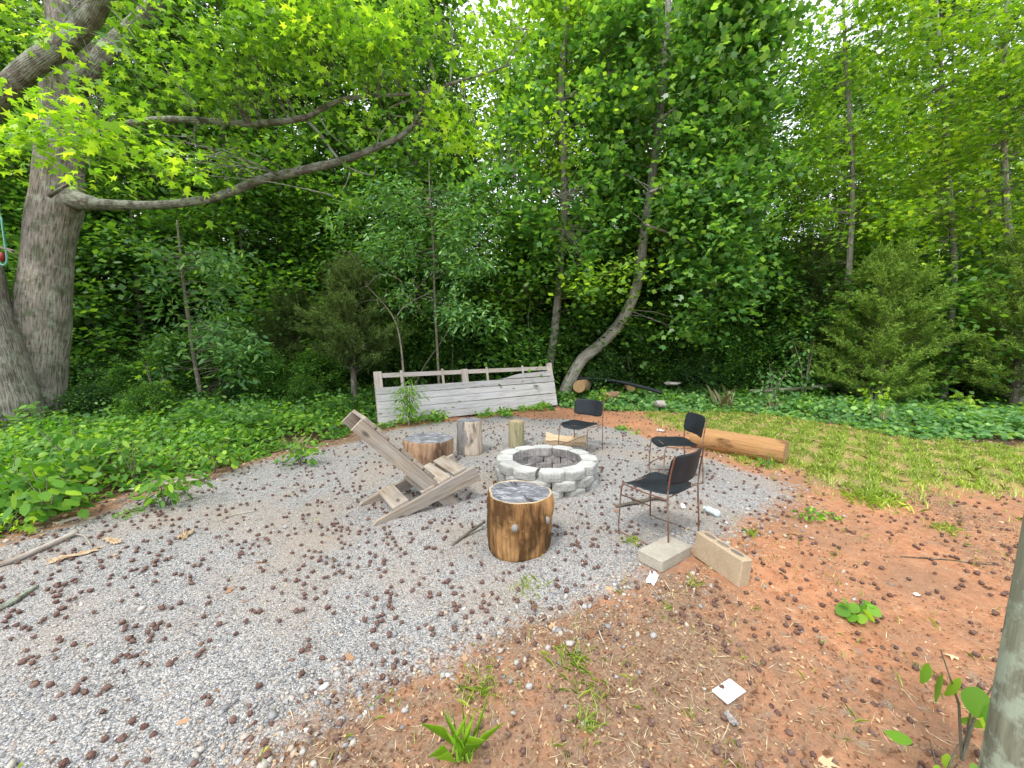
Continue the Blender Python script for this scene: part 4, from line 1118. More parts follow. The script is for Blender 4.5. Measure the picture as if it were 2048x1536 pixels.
a = Q(1158, 773, 10.2); round_log('cut_log', 'dark cut log end showing beside the foot of the curved tulip tree', (a.x, a.y, a.z), (a.x + .35, a.y + .9, a.z - .05), .17, 'stump_brown', 'cut_orange', 72)
a = Q(1262, 776, 10.6); round_log('cut_log', 'small cut log end poking out of the vines below the black pipe', (a.x, a.y, a.z), (a.x + .15, a.y + .8, a.z - .05), .12, 'stump_brown', 'cut_orange', 73)
a = Q(1208, 792, 10.0); round_log('cut_log', 'low orange log end half hidden by leaves left of the small log', (a.x, a.y, a.z - .02), (a.x + .5, a.y + .5, a.z - .05), .12, 'stump_brown', 'cut_orange', 74)

# split firewood piece behind the pit
fw = empty('firewood', ground_at(.56, 6.12)); tag(fw, 'split pale firewood log lying behind the fire pit', 'firewood')
mb = MB(); N = 9; V = []; F = []; at = []
sec = [(-.09, 0), (.10, -.01), (.13, .05), (.06, .13), (-.03, .15), (-.11, .08)]
for i in range(N):
    x = .62 * i / (N - 1)
    for k, (y, z) in enumerate(sec):
        V.append((x + rnd.uniform(-.02, .02) * (i in (0, N - 1)), y + rnd.uniform(-.007, .007) + .02 * math.sin(5 * x), max(0, z + rnd.uniform(-.007, .007) + (.05 * (1 - i / 2) if i < 2 and k in (3, 4) else 0)))); at.append((y, z, x))
for i in range(N - 1):
    for k in range(6): F.append((i * 6 + k, i * 6 + (k + 1) % 6, (i + 1) * 6 + (k + 1) % 6, (i + 1) * 6 + k))
F += [tuple(range(6))[::-1], tuple((N - 1) * 6 + k for k in range(6))]
mb.add(V, F, at); mb.build('split_log', M['split_wood'], fw, smooth=False); fw.rotation_euler = (0, 0, -.22)

# ------------------------------------------------------------------ boards as objects of their own
def board(name, p0, p1, width, thick, wdir, mat, parent, bevel=.003, ends=None, mesh=None):
    """board from p0 to p1 (centre line), width along wdir; mesh local X runs along the grain"""
    p0, p1 = Vector(p0), Vector(p1); X = (p1 - p0); L = X.length; X.normalize()
    Y = Vector(wdir); Y = (Y - X * Y.dot(X)).normalized(); Z = X.cross(Y)
    mb = MB()
    if ends is None: mb.box(Vector((0, 0, 0)), (L, width, thick), bevel=bevel)
    else:                                        # ends: outline polygon in (x, y) of the board's face
        n = len(ends); v = [(x, y, -thick / 2) for x, y in ends] + [(x, y, thick / 2) for x, y in ends]
        f = [tuple(range(n))[::-1], tuple(range(n, 2 * n))] + [(i, (i + 1) % n, n + (i + 1) % n, n + i) for i in range(n)]
        mb.add(v, f)
    o = mb.build(name, mat, parent, smooth=False)
    o.matrix_local = Matrix.Translation((p0 + p1) / 2) @ Matrix((X, Y, Z)).transposed().to_4x4()
    return o

# two piece plank chair
wc = empty('plank_chair', ground_at(-1.217, 3.28)); wc.rotation_euler = (0, 0, math.atan2(.55, .83))
tag(wc, 'low weathered wooden chair of crossed boards with a high slatted back', 'chair')
# local axes: x along the seat rails (towards the fire), y to the far side
TH = .038
def poly_board(name, pts, y, th, mat):           # polygon in the local x-z plane, thickness along y; grain along its first edge
    d = Vector((pts[1][0] - pts[0][0], 0, pts[1][1] - pts[0][1])).normalized()
    up = Vector((0, -1, 0)).cross(d) * -1
    c = Vector((sum(p[0] for p in pts) / len(pts), y, sum(p[1] for p in pts) / len(pts)))
    loc = [((Vector((p[0], y, p[1])) - c).dot(d), (Vector((p[0], y, p[1])) - c).dot(up)) for p in pts]
    n = len(loc); v = [(x, z, -th / 2) for x, z in loc] + [(x, z, th / 2) for x, z in loc]
    mb = MB(); mb.add(v, [tuple(range(n))[::-1], tuple(range(n, 2 * n))] + [(i, (i + 1) % n, n + (i + 1) % n, n + i) for i in range(n)])
    o = mb.build(name, mat, wc, smooth=False)
    o.matrix_local = Matrix.Translation(c) @ Matrix((d, up, d.cross(up))).transposed().to_4x4()
    return o
rail_pts = [(.22, .0), (1.066, .208), (1.0, .358), (.01, .03), (-.02, 0.0)]
for y in (0.0, .52): poly_board('seat_rail', rail_pts, y + .002, TH, M['chair_wood'])
bk_foot = (.70, .0); bk_top = (-.165, .90)
bd = Vector((bk_top[0] - bk_foot[0], bk_top[1] - bk_foot[1])).normalized(); bn = Vector((-bd.y, bd.x)) * -1  # normal toward seat
if bn.x < 0: bn = -bn
w2 = .062
B0 = Vector(bk_foot) + Vector((.06, .0)); 
def bp(l, n): return (B0.x + bd.x * l + bn.x * n, B0.y + bd.y * l + bn.y * n)
Lb = 1.26
back_pts = [(B0.x + (-w2) / abs(bd.y) * 1.0, 0.0)]
bl = bp(.0, -w2); br = bp(0, w2)
pA = (bl[0] + bd.x * (-bl[1] / bd.y), 0.0); pB = (br[0] + bd.x * (-br[1] / bd.y), 0.0)
for y in (.045, .475): poly_board('back_rail', [pA, bp(Lb, -w2), bp(Lb, w2), pB], y, TH, M['chair_wood'])
sd = Vector((.947, .320)).normalized()
def sp_(l, n): return Vector((sd.x * l - sd.y * n, 0, sd.y * l + sd.x * n + .012))
for l0, y0 in ((.525, .26), (.70, .26), (.875, .26)):
    c = sp_(l0 + .02, .021); board('seat_slat', (c.x, .0 + .01, c.z), (c.x, .545, c.z), .142, .034, (sd.x, 0, sd.y), M['chair_wood'], wc)
c = sp_(.26, .021); board('rear_slat', (c.x, .015, c.z), (c.x, .53, c.z), .16, .034, (sd.x, 0, sd.y), M['chair_wood'], wc)
for l0 in (.42, .575, .73, .885, 1.04, 1.19):
    q = bp(l0, w2 + .019); board('back_slat', (q[0], .02, q[1]), (q[0], .50, q[1]), .125 if l0 < 1.1 else .13, .034, (bd.x, 0, bd.y), M['chair_wood'], wc)

# leaning board panel
A = ground_at(-2.63, 7.48); Bp = ground_at(1.17, 9.88)
Lp = math.hypot(Bp.x - A.x, Bp.y - A.y)
pn = empty('board_panel', (A.x, A.y, A.z + .03)); pn.rotation_euler = Matrix.Rotation(math.atan2(Bp.y - A.y, Bp.x - A.x), 4, 'Z').to_euler()
pn.rotation_euler = (Matrix.Rotation(math.atan2(Bp.y - A.y, Bp.x - A.x), 3, 'Z') @ Matrix.Rotation(-math.atan2(Bp.z - A.z, Lp), 3, 'Y') @ Matrix.Rotation(R(-13), 3, 'X')).to_euler()
tag(pn, 'long grey wooden panel of horizontal boards leaning at the edge of the woods', 'panel')
zb = [.0, .155, .305, .455, .60, .74]
for i in range(5):
    z0, z1 = zb[i], zb[i + 1]; g0 = .006
    tiltr = [0, 0, .018, .012, .02][i]
    g1 = [.004, .003, .003, .014, .004][i]
    board('plank', (.0, -.01 - .003 * (i % 2), (z0 + z1) / 2), (Lp, -.01 - .003 * (i % 2), (z0 + z1) / 2 + tiltr), z1 - z0 - g1, .022, (0, 0, 1), M['panel_wood'], pn, .002)
out = [(-.95, -.05), (-.78, -.028), (-.6, .015), (-.42, .045), (-.2, .052), (.1, .06), (.42, .07), (.58, .075), (.58, -.05), (0, -.052)]
board('broken_plank', (Lp - 1.22, -.012, .82), (Lp - .1, -.012, .83), .12, .022, (0, 0, 1), M['panel_wood'], pn, ends=out)
board('top_rail', (.16, .03, .985), (Lp - .15, .03, .985), .095, .03, (0, 0, 1), M['panel_frame'], pn)
def post(x, w, z0, z1, nm, y=.032, th=.034): board(nm, (x, y, z0), (x, y, z1), w, th, (1, 0, 0), M['panel_frame'], pn)
post(.075, .155, -.02, 1.07, 'post', .033, .05); post(Lp * .442, .14, .03, 1.05, 'post', .008 + .03, .06); post(Lp - .07, .16, .0, 1.12, 'post', .033, .05)
for t_ in (.122, .323, .570, .795): board('batten', (Lp * t_, .008, .35), (Lp * t_, .008, 1.075), .055, .012, (1, 0, 0), M['panel_frame'], pn)
post(Lp * .442, .135, .5, 1.045, 'post_face', -.004, .018)

# ------------------------------------------------------------------ black stacking chairs
def sheet(fn, nu, nv, th):
    """closed curved sheet; fn(u,v) -> point, thickness th"""
    P_ = [[Vector(fn(i / nu, j / nv)) for j in range(nv + 1)] for i in range(nu + 1)]
    N_ = []
    for i in range(nu + 1):
        row = []
        for j in range(nv + 1):
            a = P_[min(i + 1, nu)][j] - P_[max(i - 1, 0)][j]; b = P_[i][min(j + 1, nv)] - P_[i][max(j - 1, 0)]
            row.append(a.cross(b).normalized())
        N_.append(row)
    v = []; f = []
    W = nv + 1; T = (nu + 1) * W
    for sgn in (.5, -.5):
        for i in range(nu + 1):
            for j in range(nv + 1): v.append(P_[i][j] + N_[i][j] * th * sgn)
    for i in range(nu):
        for j in range(nv):
            a = i * W + j; q = (a, a + W, a + W + 1, a + 1)
            f.append(q); f.append(tuple(T + x for x in q[::-1]))
    for i in range(nu):
        for j in (0, nv):
            a = i * W + j; q = (a, a + W, T + a + W, T + a); f.append(q if j else q[::-1])
    for j in range(nv):
        for i in (0, nu):
            a = i * W + j; q = (a, a + 1, T + a + 1, T + a); f.append(q[::-1] if i else q)
    return v, f
def rrect(u, v, w, d, rc):
    """maps the unit square onto a rounded rectangle"""
    x = (u - .5) * 2; y = (v - .5) * 2
    k = rc
    ax, ay = abs(x), abs(y)
    m = max(0, ax - (1 - k)) / k * max(0, ay - (1 - k)) / k
    s_ = 1 - .29 * k * m
    return x * s_ * w / 2, y * s_ * d / 2
def black_chair(label, loc, face, seatshift=0.0, seattilt=0.0):
    t = empty('black_chair', loc, math.atan2(face[1], face[0])); tag(t, label, 'chair', 'black stacking chairs around the fire pit')
    rod = .0068; hw = .247
    for sy in (-1, 1):
        mb = MB()
        y = sy * hw
        pts = [(.19, y * .93, .425), (.215, y * .95, .40), (.225, y * .98, .2), (.225, y, .03), (.205, y, .008), (0, y, .007), (-.20, y, .008), (-.222, y, .03), (-.215, y, .2), (-.200, y, .42), (-.212, y, .60), (-.236, y * .97, .745), (-.234, y * .93, .765)]
        q = smooth_path(pts, 3); mb.tube(q, rod, 8, 0, r=rr); mb.build('side_frame', M['rust'], t)
        mb = MB(); mb.tube([(.19, y * .93, .425), (0, y * .93, .412), (-.205, y * .98, .418)], rod * .85, 7, 0, r=rr); mb.build('seat_rail', M['rust'], t)
    mb = MB(); mb.tube([(.222, -hw * .96, .10), (.222, hw * .94, .33)], rod * .85, 7, 0, r=rr); mb.build('brace', M['rust'], t)
    mb = MB(); mb.tube([(.18, -hw * .93, .425), (.18, hw * .93, .425)], rod * .8, 7, 0, r=rr); mb.tube([(-.17, -hw * .96, .412), (-.17, hw * .96, .412)], rod * .8, 7, 0, r=rr)
    mb.build('cross_rod', M['rust'], t)
    def seat(u, v):
        x, y = rrect(u, v, .44, .45, .45)
        z = .440 - .018 * math.cos(y / .225 * math.pi / 2) + .012 * (1 if x > 0 else .6) * (x / .22) ** 2
        if x > .12: z -= ((x - .12) / .10) ** 2 * .042
        return (x + .025 + seatshift, y, z + seattilt * x)
    v, f = sheet(seat, 18, 14, .006); mb = MB(); mb.add(v, f); mb.build('seat', M['plastic'], t)
    def back(u, v):
        zz, y = rrect(u, v, .24, .485, .35)
        h = zz + .645
        x = -.208 - (h - .60) * .17 - .05 * math.cos(y / .231 * math.pi / 2) + .012
        return (x, y, h)
    v, f = sheet(back, 12, 16, .006); mb = MB(); mb.add(v, f); mb.build('backrest', M['plastic'], t)
    return t
black_chair('nearest black chair, seen from behind, with rusty legs', ground_at(1.245, 3.13), (-.634, .773))
black_chair('black chair seen sideways in front of the orange log', ground_at(1.97, 4.53), (-1, .02))
black_chair('farthest black chair facing the camera behind the fire pit', ground_at(1.03, 5.66), (-.66, -.75), .02)

# ------------------------------------------------------------------ concrete blocks
def cmu(label, c, ux, dims, mat, tiltm=None, holes=False):
    t = empty('concrete_block', c); tag(t, label, 'concrete block')
    X = Vector(ux).normalized(); Z = Vector((0, 0, 1)); Y = Z.cross(X)
    Mx = Matrix((X, Y, Z)).transposed()
    if tiltm: Mx = Mx @ tiltm
    t.rotation_euler = Mx.to_euler()
    mb = MB(); mb.box(Vector((0, 0, 0)), dims, bevel=.009); mb.build('body', M[mat], t, smooth=False)
    if holes:
        for k in (-.115, 0, .115):
            mb = MB(); v = []; f = []; N = 18
            for ring_, dz in ((1.0, .0012), (.86, .0005), (.8, -.0)):
                pass
            for i, (sx, sy, dz) in enumerate([(.050, .022, .0015), (.044, .017, .0022)]):
                for k2 in range(N):
                    a = 2 * math.pi * k2 / N; v.append((k + sx * math.cos(a), sy * math.sin(a), dims[2] / 2 + dz))
            f = [(i_, (i_ + 1) % N, N + (i_ + 1) % N, N + i_) for i_ in range(N)] + [tuple(range(N, 2 * N))]
            mb.add(v, f); mb.build('core_shade_patch', M[mat + '_dark'], t, smooth=False)  # flat dark oval painting the shade inside an open core
    return t
M['cmu2_dark'] = concrete("open_core_shade", (.16, .135, .11), (.26, .225, .18), .6, 70)  # darker tone stands in for shade in the hollow cores
n0 = Vector((1.04, 2.53, 0)); ax = Vector((.80, .60, 0)).normalized(); sx = Vector((-.6, .8, 0))
c = n0 + ax * .20 + sx * .10; g_ = ground_at(c.x, c.y)
cmu('greyish solid concrete block lying flat beside the nearest black chair', (g_.x, g_.y, g_.z + .045), ax, (.40, .20, .092), 'cmu', Matrix.Rotation(R(2), 3, 'Y'))
c = Vector((1.475, 2.58, 0)); g_ = ground_at(c.x, c.y)
cmu('tan concrete block standing on its long edge on the red clay', (g_.x, g_.y, g_.z + .092), (.13, -.40, 0), (.40, .094, .196), 'cmu2', Matrix.Rotation(R(-5), 3, 'X') @ Matrix.Rotation(R(1.5), 3, 'Y'), holes=True)

# round weathered post at the right edge, close to the camera
up = empty('wooden_post', ground_at(1.298, .862)); tag(up, 'grey green lichened round post at the bottom right corner', 'post')
mb = MB(); n = 26
mb.tube([Vector((.075 * i / n, 0, -.05 + 2.0 * i / n)) for i in range(n + 1)], [.092 - .008 * i / n for i in range(n + 1)], 40, .02, r=random.Random(4))
s = NT("lichened_post"); v = s.attr('bk', 'Vector')
n1 = s.noise(s.mapping(v, (1, 1, .12)), 30, 5, .7); n2 = s.noise(v, 9, 5, .7); n3 = s.voro(s.mapping(v, (1, 1, .5)), 16)
c = s.ramp(n1, [(.3, (.12, .12, .085)), (.6, (.24, .25, .18)), (.8, (.33, .34, .26))])
c = s.mix(s.ramp(n2, [(.48, 0.0), (.58, .75)]), c, (.36, .42, .33)); c = s.mix(s.ramp(n3, [(.1, .7), (.25, 0.0)]), c, (.09, .095, .06))
M['post'] = s.finish(c, .9, n1, .6, .006, .1)
mb.build('shaft', M['post'], up)

# ------------------------------------------------------------------ corrugated black pipe, rock, sticks, rubbish
pp = empty('drain_pipe', Q(1165, 758, 11.0)); tag(pp, 'black plastic drain pipe lying in the weeds by the curved tree', 'pipe')
pts = smooth_path([Q(1150, 757, 11.0), Q(1190, 757, 10.9), Q(1235, 763, 10.6), Q(1280, 773, 10.3), Q(1325, 786, 10.1)], 14)
mb = MB(); mb.tube([p - pp.location for p in pts], [.045 + (.005 if i % 2 else 0) for i in range(len(pts))], 12, 0, r=rr); mb.build('pipe', M['plastic'], pp)
def rock_mesh(seed, sub=2):
    import bmesh
    bm = bmesh.new(); bmesh.ops.create_icosphere(bm, subdivisions=sub, radius=1)
    r = random.Random(seed); pl = [(Vector((r.gauss(0, 1), r.gauss(0, 1), r.gauss(0, 1))).normalized(), r.uniform(.55, .85)) for _ in range(10)]
    for v_ in bm.verts:
        for n_, d_ in pl:
            k = v_.co.dot(n_)
            if k > d_: v_.co -= n_ * (k - d_)
    me = bpy.data.meshes.new("rock"); bm.to_mesh(me); bm.free(); return me
M['rock'] = concrete("field_stone", (.30, .28, .25), (.47, .45, .41), .5, 14)
def rock(label, p, size, seed, mat='rock', cat='rock'):
    me = rock_mesh(seed); me.materials.append(M[mat]); o = link('rock', me); o.location = (p[0], p[1], p[2] + size[2] * .45); o.scale = size; o.rotation_euler = (0, 0, seed)
    tag(o, label, cat); return o
rock('pale squarish stone in front of the vines behind the far chair', Q(1320, 806, 9.3) - Vector((0, 0, .06)), (.20, .14, .10), 81)
rock('flat grey stone in the undergrowth right of the black pipe', Q(1345, 765, 10.8) - Vector((0, 0, .06)), (.34, .2, .07), 82)
def stick(name, label, pts, rad, mat, cat='stick', lump=.15, side=()):
    b = Vector(pts[0]); t = None
    mb = MB(); q = smooth_path(pts, 4); mb.tube([x - b for x in q], lerp_list(rad, len(q)), 8, lump, r=rr)
    for p2, r2 in side: 
        q = smooth_path(p2, 3); mb.tube([x - b for x in q], lerp_list(r2, len(q)), 5, lump, r=rr)
    o = mb.build(name, M[mat], None); o.location = b; tag(o, label, cat); return o
def GU(px, py, h): p = G(px, py); p.z += h; return p
M['dead_wood'] = bark_mat("bleached_dead_wood", (.22, .18, .14), (.48, .43, .37), 18)
stick('fallen_branch', 'pale fallen branch lying at the left edge of the gravel', [GU(-60, 1150, .015), GU(20, 1128, .02), GU(70, 1108, .02), GU(115, 1088, .022), GU(155, 1070, .03)], [.014, .02, .022, .022, .018], 'dead_wood',
      side=[([GU(150, 1073, .02), GU(170, 1080, .03), GU(185, 1098, .01)], [.008, .006, .003])])
stick('fallen_branch', 'thin stick leaning against the foot of the big stump', [GU(905, 1092, .01), GU(930, 1075, .02), GU(970, 1056, .06)], [.005, .011, .012], 'wood_bark')
stick('fallen_branch', 'brown stick lying under the nearest black chair', [GU(1232, 1016, .015), GU(1275, 1008, .02), GU(1310, 1000, .02), GU(1332, 1004, .02)], [.016, .017, .016, .012], 'wood_bark')
stick('fallen_branch', 'short pale stick at the foot of the left bank', [GU(112, 1050, .01), GU(150, 1040, .015), GU(178, 1033, .01)], [.012, .014, .012], 'dead_wood')
stick('fallen_branch', 'long grey stick along the edge of the bank near the gravel', [GU(245, 983, .015), GU(310, 975, .02), GU(370, 965, .02), GU(400, 962, .02)], [.008, .014, .02, .018], 'dead_wood')
stick('fallen_branch', 'mossy stick end at the left edge of the gravel', [GU(-30, 1235, .012), GU(30, 1205, .016), GU(75, 1175, .012)], [.014, .018, .010], 'limb_bark')
stick('fallen_branch', 'thin twig on the gravel left of the plank chair', [GU(430, 1045, .006), GU(470, 1030, .008), GU(515, 1022, .005)], [.003, .005, .003], 'dead_wood')
stick('fallen_branch', 'thin twig across the red clay near the post', [GU(1800, 1115, .006), GU(1880, 1120, .008), GU(2000, 1132, .005)], [.003, .005, .003], 'wood_bark')
stick('fallen_branch', 'thin bleached twig in the grassy dirt at the lower middle', [GU(1195, 1250, .005), GU(1200, 1270, .009), GU(1208, 1288, .005)], [.003, .004, .003], 'dead_wood')
stick('fallen_log', 'long grey fallen trunk lying in the weeds below the cedars', [Q(1500, 783, 10.6), Q(1600, 777, 10.6), Q(1690, 768, 10.6), Q(1770, 766, 10.6)], [.05, .055, .06, .045], 'dead_wood', 'log')
bb = board('weathered_board', GU(300, 972, .03), GU(412, 958, .03), .12, .022, (0, 1, 0), M['chair_wood'], None)
tag(bb, 'short weathered board lying at the edge of the left bank', 'board')
s = NT("white_plastic"); M['white'] = s.finish((.72, .72, .72), .5)
s = NT("clear_bottle_plastic"); M['bottle'] = s.finish((.50, .60, .63), .15, spec=.6)
s = NT("white_tile_glaze"); tc = s.n("TexCoord"); nz = s.noise(tc.outputs['Object'], 40, 4)
M['tile'] = s.finish(s.mix(s.ramp(nz, [(.55, 0.0), (.7, .3)]), (.74, .73, .72), (.5, .36, .27)), .3)
p = G(1458, 1386); a, b = G(1424, 1385), G(1474, 1411); d = (b - a).normalized()
o = board('white_tile', GU(1441, 1372, .008), GU(1474, 1399, .008), .135, .009, (1, 1, 0), M['tile'], None); tag(o, 'square white tile lying on the red clay', 'tile')
def crumple(name, label, p, size, seed, mat, cat, flat=.35):
    r = np.random.RandomState(seed); n = 9
    V = []; F = []
    for i in range(n):
        for j in range(n):
            x = (i / (n - 1) - .5); y = (j / (n - 1) - .5)
            k = 1 - .5 * max(abs(x), abs(y)) * r.rand()
            V.append((x * size[0] * k, y * size[1] * k, size[2] * flat * abs(r.normal()) + .006))
    for i in range(n - 1):
        for j in range(n - 1): a = i * n + j; F.append((a, a + n, a + n + 1, a + 1))
    mb = MB(); mb.add(V, F); o = mb.build(name, M[mat], None, smooth=False); o.location = p; o.rotation_euler = (0, 0, seed); tag(o, label, cat); return o
crumple('plastic_scrap', 'torn white plastic scrap beside the flat concrete block', G(1304, 1160), (.16, .07, .03), 1, 'white', 'litter')
crumple('plastic_scrap', 'small white scrap on the clay behind the far chair', G(1322, 863), (.14, .08, .04), 2, 'white', 'litter')
crumple('plastic_scrap', 'tiny bright white scrap on the clay left of the post', G(1833, 1192), (.035, .025, .02), 3, 'white', 'litter')
crumple('paper_scrap', 'pinkish white paper scrap in the vines at right', Q(1843, 829, 8.3), (.2, .15, .1), 4, 'white', 'litter')
crumple('foil_scrap', 'dark torn foil scrap on the clay below the white tile', G(1462, 1442), (.07, .04, .02), 5, 'soot', 'litter')
crumple('wood_chip', 'small orange wood chip on the clay right of the tan block', G(1588, 1068), (.07, .05, .01), 6, 'log_wood', 'wood chip')
crumple('bark_strip', 'pale splintered bark strip on the left gravel', G(150, 1113), (.30, .07, .03), 7, 'split_wood', 'bark')
crumple('bark_strip', 'pale bark strip just right of the fallen branch', G(222, 1084), (.24, .05, .03), 9, 'split_wood', 'bark')
crumple('bark_strip', 'orange bark flake among the seed balls at left', G(370, 1073), (.16, .09, .04), 8, 'split_wood', 'bark')
# water bottle and its neighbour ball
bt = empty('water_bottle', GU(1422, 1028, .033)); tag(bt, 'crushed clear plastic water bottle lying on the gravel', 'bottle')
mb = MB(); pr = [(-.085, .012), (-.083, .027), (-.06, .032), (-.04, .029), (-.02, .032), (0, .028), (.02, .032), (.04, .03), (.055, .018), (.065, .012)]
mb.tube([Vector((x, 0, 0)) for x, _ in pr], [q for _, q in pr], 14, .06, r=rr); mb.build('body', M['bottle'], bt)
mb = MB(); mb.tube([Vector((.066, 0, 0)), Vector((.082, 0, 0))], .0145, 14, 0, r=rr); mb.build('cap', M['white'], bt); bt.rotation_euler = (0, 0, 1.95)
me = rock_mesh(5, 3); me.shade_smooth(); me.materials.append(M['white']); o = link('white_ball', me); o.scale = (.03, .03, .028); o.location = GU(1366, 1017, .026); tag(o, 'scuffed white ball on the gravel behind the nearest chair legs', 'ball')

# ------------------------------------------------------------------ brush pile
bp_ = empty('brush_pile', ground_at(*tuple(Q(445, 790, 9.2))[:2])); tag(bp_, 'heap of dead brown twigs under the trees behind the oak sapling', 'brush pile')
mb = MB(); r = random.Random(9)
for i in range(420):
    a = r.uniform(0, 6.28); q = r.random() ** .6 * 1.3; hh = .75 * (1 - q / 1.4)
    c = Vector((q * math.cos(a) * 1.2, q * math.sin(a) * .7, hh * r.uniform(.6, 1.05))); d = Vector((math.cos(a + r.uniform(-1, 1)), math.sin(a + r.uniform(-1, 1)), r.uniform(-.7, .05))).normalized() * r.uniform(.15, .45)
    mb.tube([c - d, c + Vector((0, 0, .03)), c + d], [.004, .008, .003], 4, 0, cap=False, r=r)
o = mb.build('twigs', M['wood_bark'], bp_); tag(o, kind='stuff')
mb = MB(); V = []; F = []
for i in range(7):
    for k in range(20): 
        q = i / 6; a = 2 * math.pi * k / 20; V.append((1.45 * q * math.cos(a), .85 * q * math.sin(a), .62 * (1 - q ** 1.6) + .03 * math.sin(5 * a) - .02))
for i in range(6):
    for k in range(20): F.append((i * 20 + k, (i + 1) * 20 + k, (i + 1) * 20 + (k + 1) % 20, i * 20 + (k + 1) % 20))
mb.add(V, F); s = NT("twig_heap_core"); tc = s.n("TexCoord"); nz = s.noise(tc.outputs['Object'], 20, 6, .8)
M['heap'] = s.finish(s.ramp(nz, [(.35, (.03, .018, .012)), (.7, (.13, .075, .045))]), .95, nz, 1, .05, .05); mb.build('heap_core', M['heap'], bp_)

# ------------------------------------------------------------------ ground cover on both banks
def cover(name, label, poly, bounds, n, leaf, tm, mat, hmax, seed, rise=.6, keep=None, nf=1.0, lean=.55, kind='stuff'):
    rs = np.random.RandomState(seed)
    X = rs.uniform(bounds[0], bounds[1], n * 3); Y = rs.uniform(bounds[2], bounds[3], n * 3)
    sd = sdist(poly, X, Y) + .10 * wob2(X, Y, 1.9) + .07 * wob2(X, Y, 5)
    ok = sd > 0
    if keep is not None: ok &= keep(X, Y, rs)
    X, Y, sd = X[ok][:n], Y[ok][:n], sd[ok][:n]
    lump = .55 + .3 * wob2(X, Y, 2.1 * nf, seed) + .22 * wob2(X, Y, 5.2 * nf, seed * 2.)
    H = hmax * np.clip(sd / rise, .12, 1) * np.clip(lump, .2, 1.25)
    Z = gz(X, Y) + H * rs.rand(len(X)) ** .45 + .01
    a = rs.rand(len(X)) * 6.283
    nn = np.stack([rs.normal(size=len(X)) * lean, rs.normal(size=len(X)) * lean - .25, np.ones(len(X))], 1)
    d = np.stack([np.cos(a), np.sin(a), -.15 + rs.normal(size=len(X)) * .3], 1)
    sz = leaf * rs.uniform(.55, 1.3, len(X))
    me = leaves(name, tm, np.stack([X, Y, Z], 1), d, nn, sz)
    o = link(name, me, M[mat]); tag(o, label, None, None, kind); return o
OVw = oval_leaf(.85)
LB = (-11.5, -1.2, 3.0, 9.6)
patch = lambda s_, th, ph=0.0: (lambda X, Y, rs: (wob2(X, Y, s_, ph) + rs.normal(size=X.shape) * .25) > th)
cover('ground_cover', 'dense leafy green weeds of the left bank', WOODS, LB, 24000, .075, OVw, 'bank_leaf', .52, 91)
cover('ground_cover', 'narrow leaved weeds mixed into the left bank', WOODS, LB, 22000, .11, oval_leaf(.3), 'bank_leaf', .50, 92, keep=patch(.9, .0, 1.1))
cover('ground_cover', 'darker saplings and weeds behind the left bank', WOODS, (-12, -1.0, 6.0, 11.0), 16000, .10, OV, 'wood_leaf', .8, 93, keep=patch(.8, .1, 2.2))
def behind_panel(X, Y, rs): return (Y > 7.5 + (X + 2.6) * .63 + .15)
cover('ground_cover', 'shaded weeds behind the panel and round the tulip trees', WOODS, (-3.0, 2.8, 7.6, 12.5), 16000, .085, OVw, 'wood_leaf', .45, 94, keep=behind_panel)
RB = (1.3, 15, 6.3, 12.5)
def rkeep(X, Y, rs): return (Y > 7.7 + (X - 1.2) * -.02) | (X > 5)
cover('vine_cover', 'broad leaved vines carpeting the right bank', WOODS, RB, 34000, .10, OVw, 'vine_leaf', .42, 95, keep=rkeep, rise=1.0)
cover('ground_cover', 'brighter weeds sprouting among the right bank vines', WOODS, RB, 12000, .10, oval_leaf(.5), 'bank_leaf', .55, 96, keep=patch(1.2, .25, .4), rise=1.2)
# low sprouts under the panel
def under_panel(X, Y, rs):
    t = (X + 2.63); yy = 7.48 + t * .632
    return (np.abs(Y - yy + .28) < .22) & (X > -2.75) & (X < 1.0) & ((wob2(X, Y, 1.5, .6) > -.15))
ALL = np.array([[-50, -50], [50, -50], [50, 50], [-50, 50]], float)
cover('ground_cover', 'low bright sprouts along the foot of the wooden panel', ALL, (-2.9, 1.2, 6.8, 9.8), 2600, .06, OVw, 'bank_leaf', .20, 97, keep=under_panel)

# ------------------------------------------------------------------ grass
def blades(name, X, Y, h, w, mat, seed, label=None, lean=.5, kind='stuff', base=None):
    rs = np.random.RandomState(seed); n = len(X)
    a = rs.rand(n) * 6.283; l = lean * rs.uniform(.2, 1, n)
    d = np.stack([np.cos(a) * l, np.sin(a) * l, np.ones(n)], 1); d /= np.linalg.norm(d, axis=1, keepdims=True)
    x = np.stack([-np.sin(a), np.cos(a), np.zeros(n)], 1)
    Z = gz(X, Y); P0 = np.stack([X, Y, Z], 1)
    if base is not None: P0 = P0 - np.array(base)[None]
    mid = P0 + d * (h * .55)[:, None]; tip = mid + (d * .9 + np.stack([np.cos(a) * l, np.sin(a) * l, -.35 * l - .1], 1) * 1.0) * (h * .45)[:, None]
    V = np.stack([P0 - x * w[:, None] / 2, P0 + x * w[:, None] / 2, mid + x * w[:, None] * .4, tip, mid - x * w[:, None] * .4], 1)
    F = np.arange(n)[:, None] * 5 + np.arange(5)[None]
    me = np_mesh(name, V.reshape(-1, 3), F)
    return me
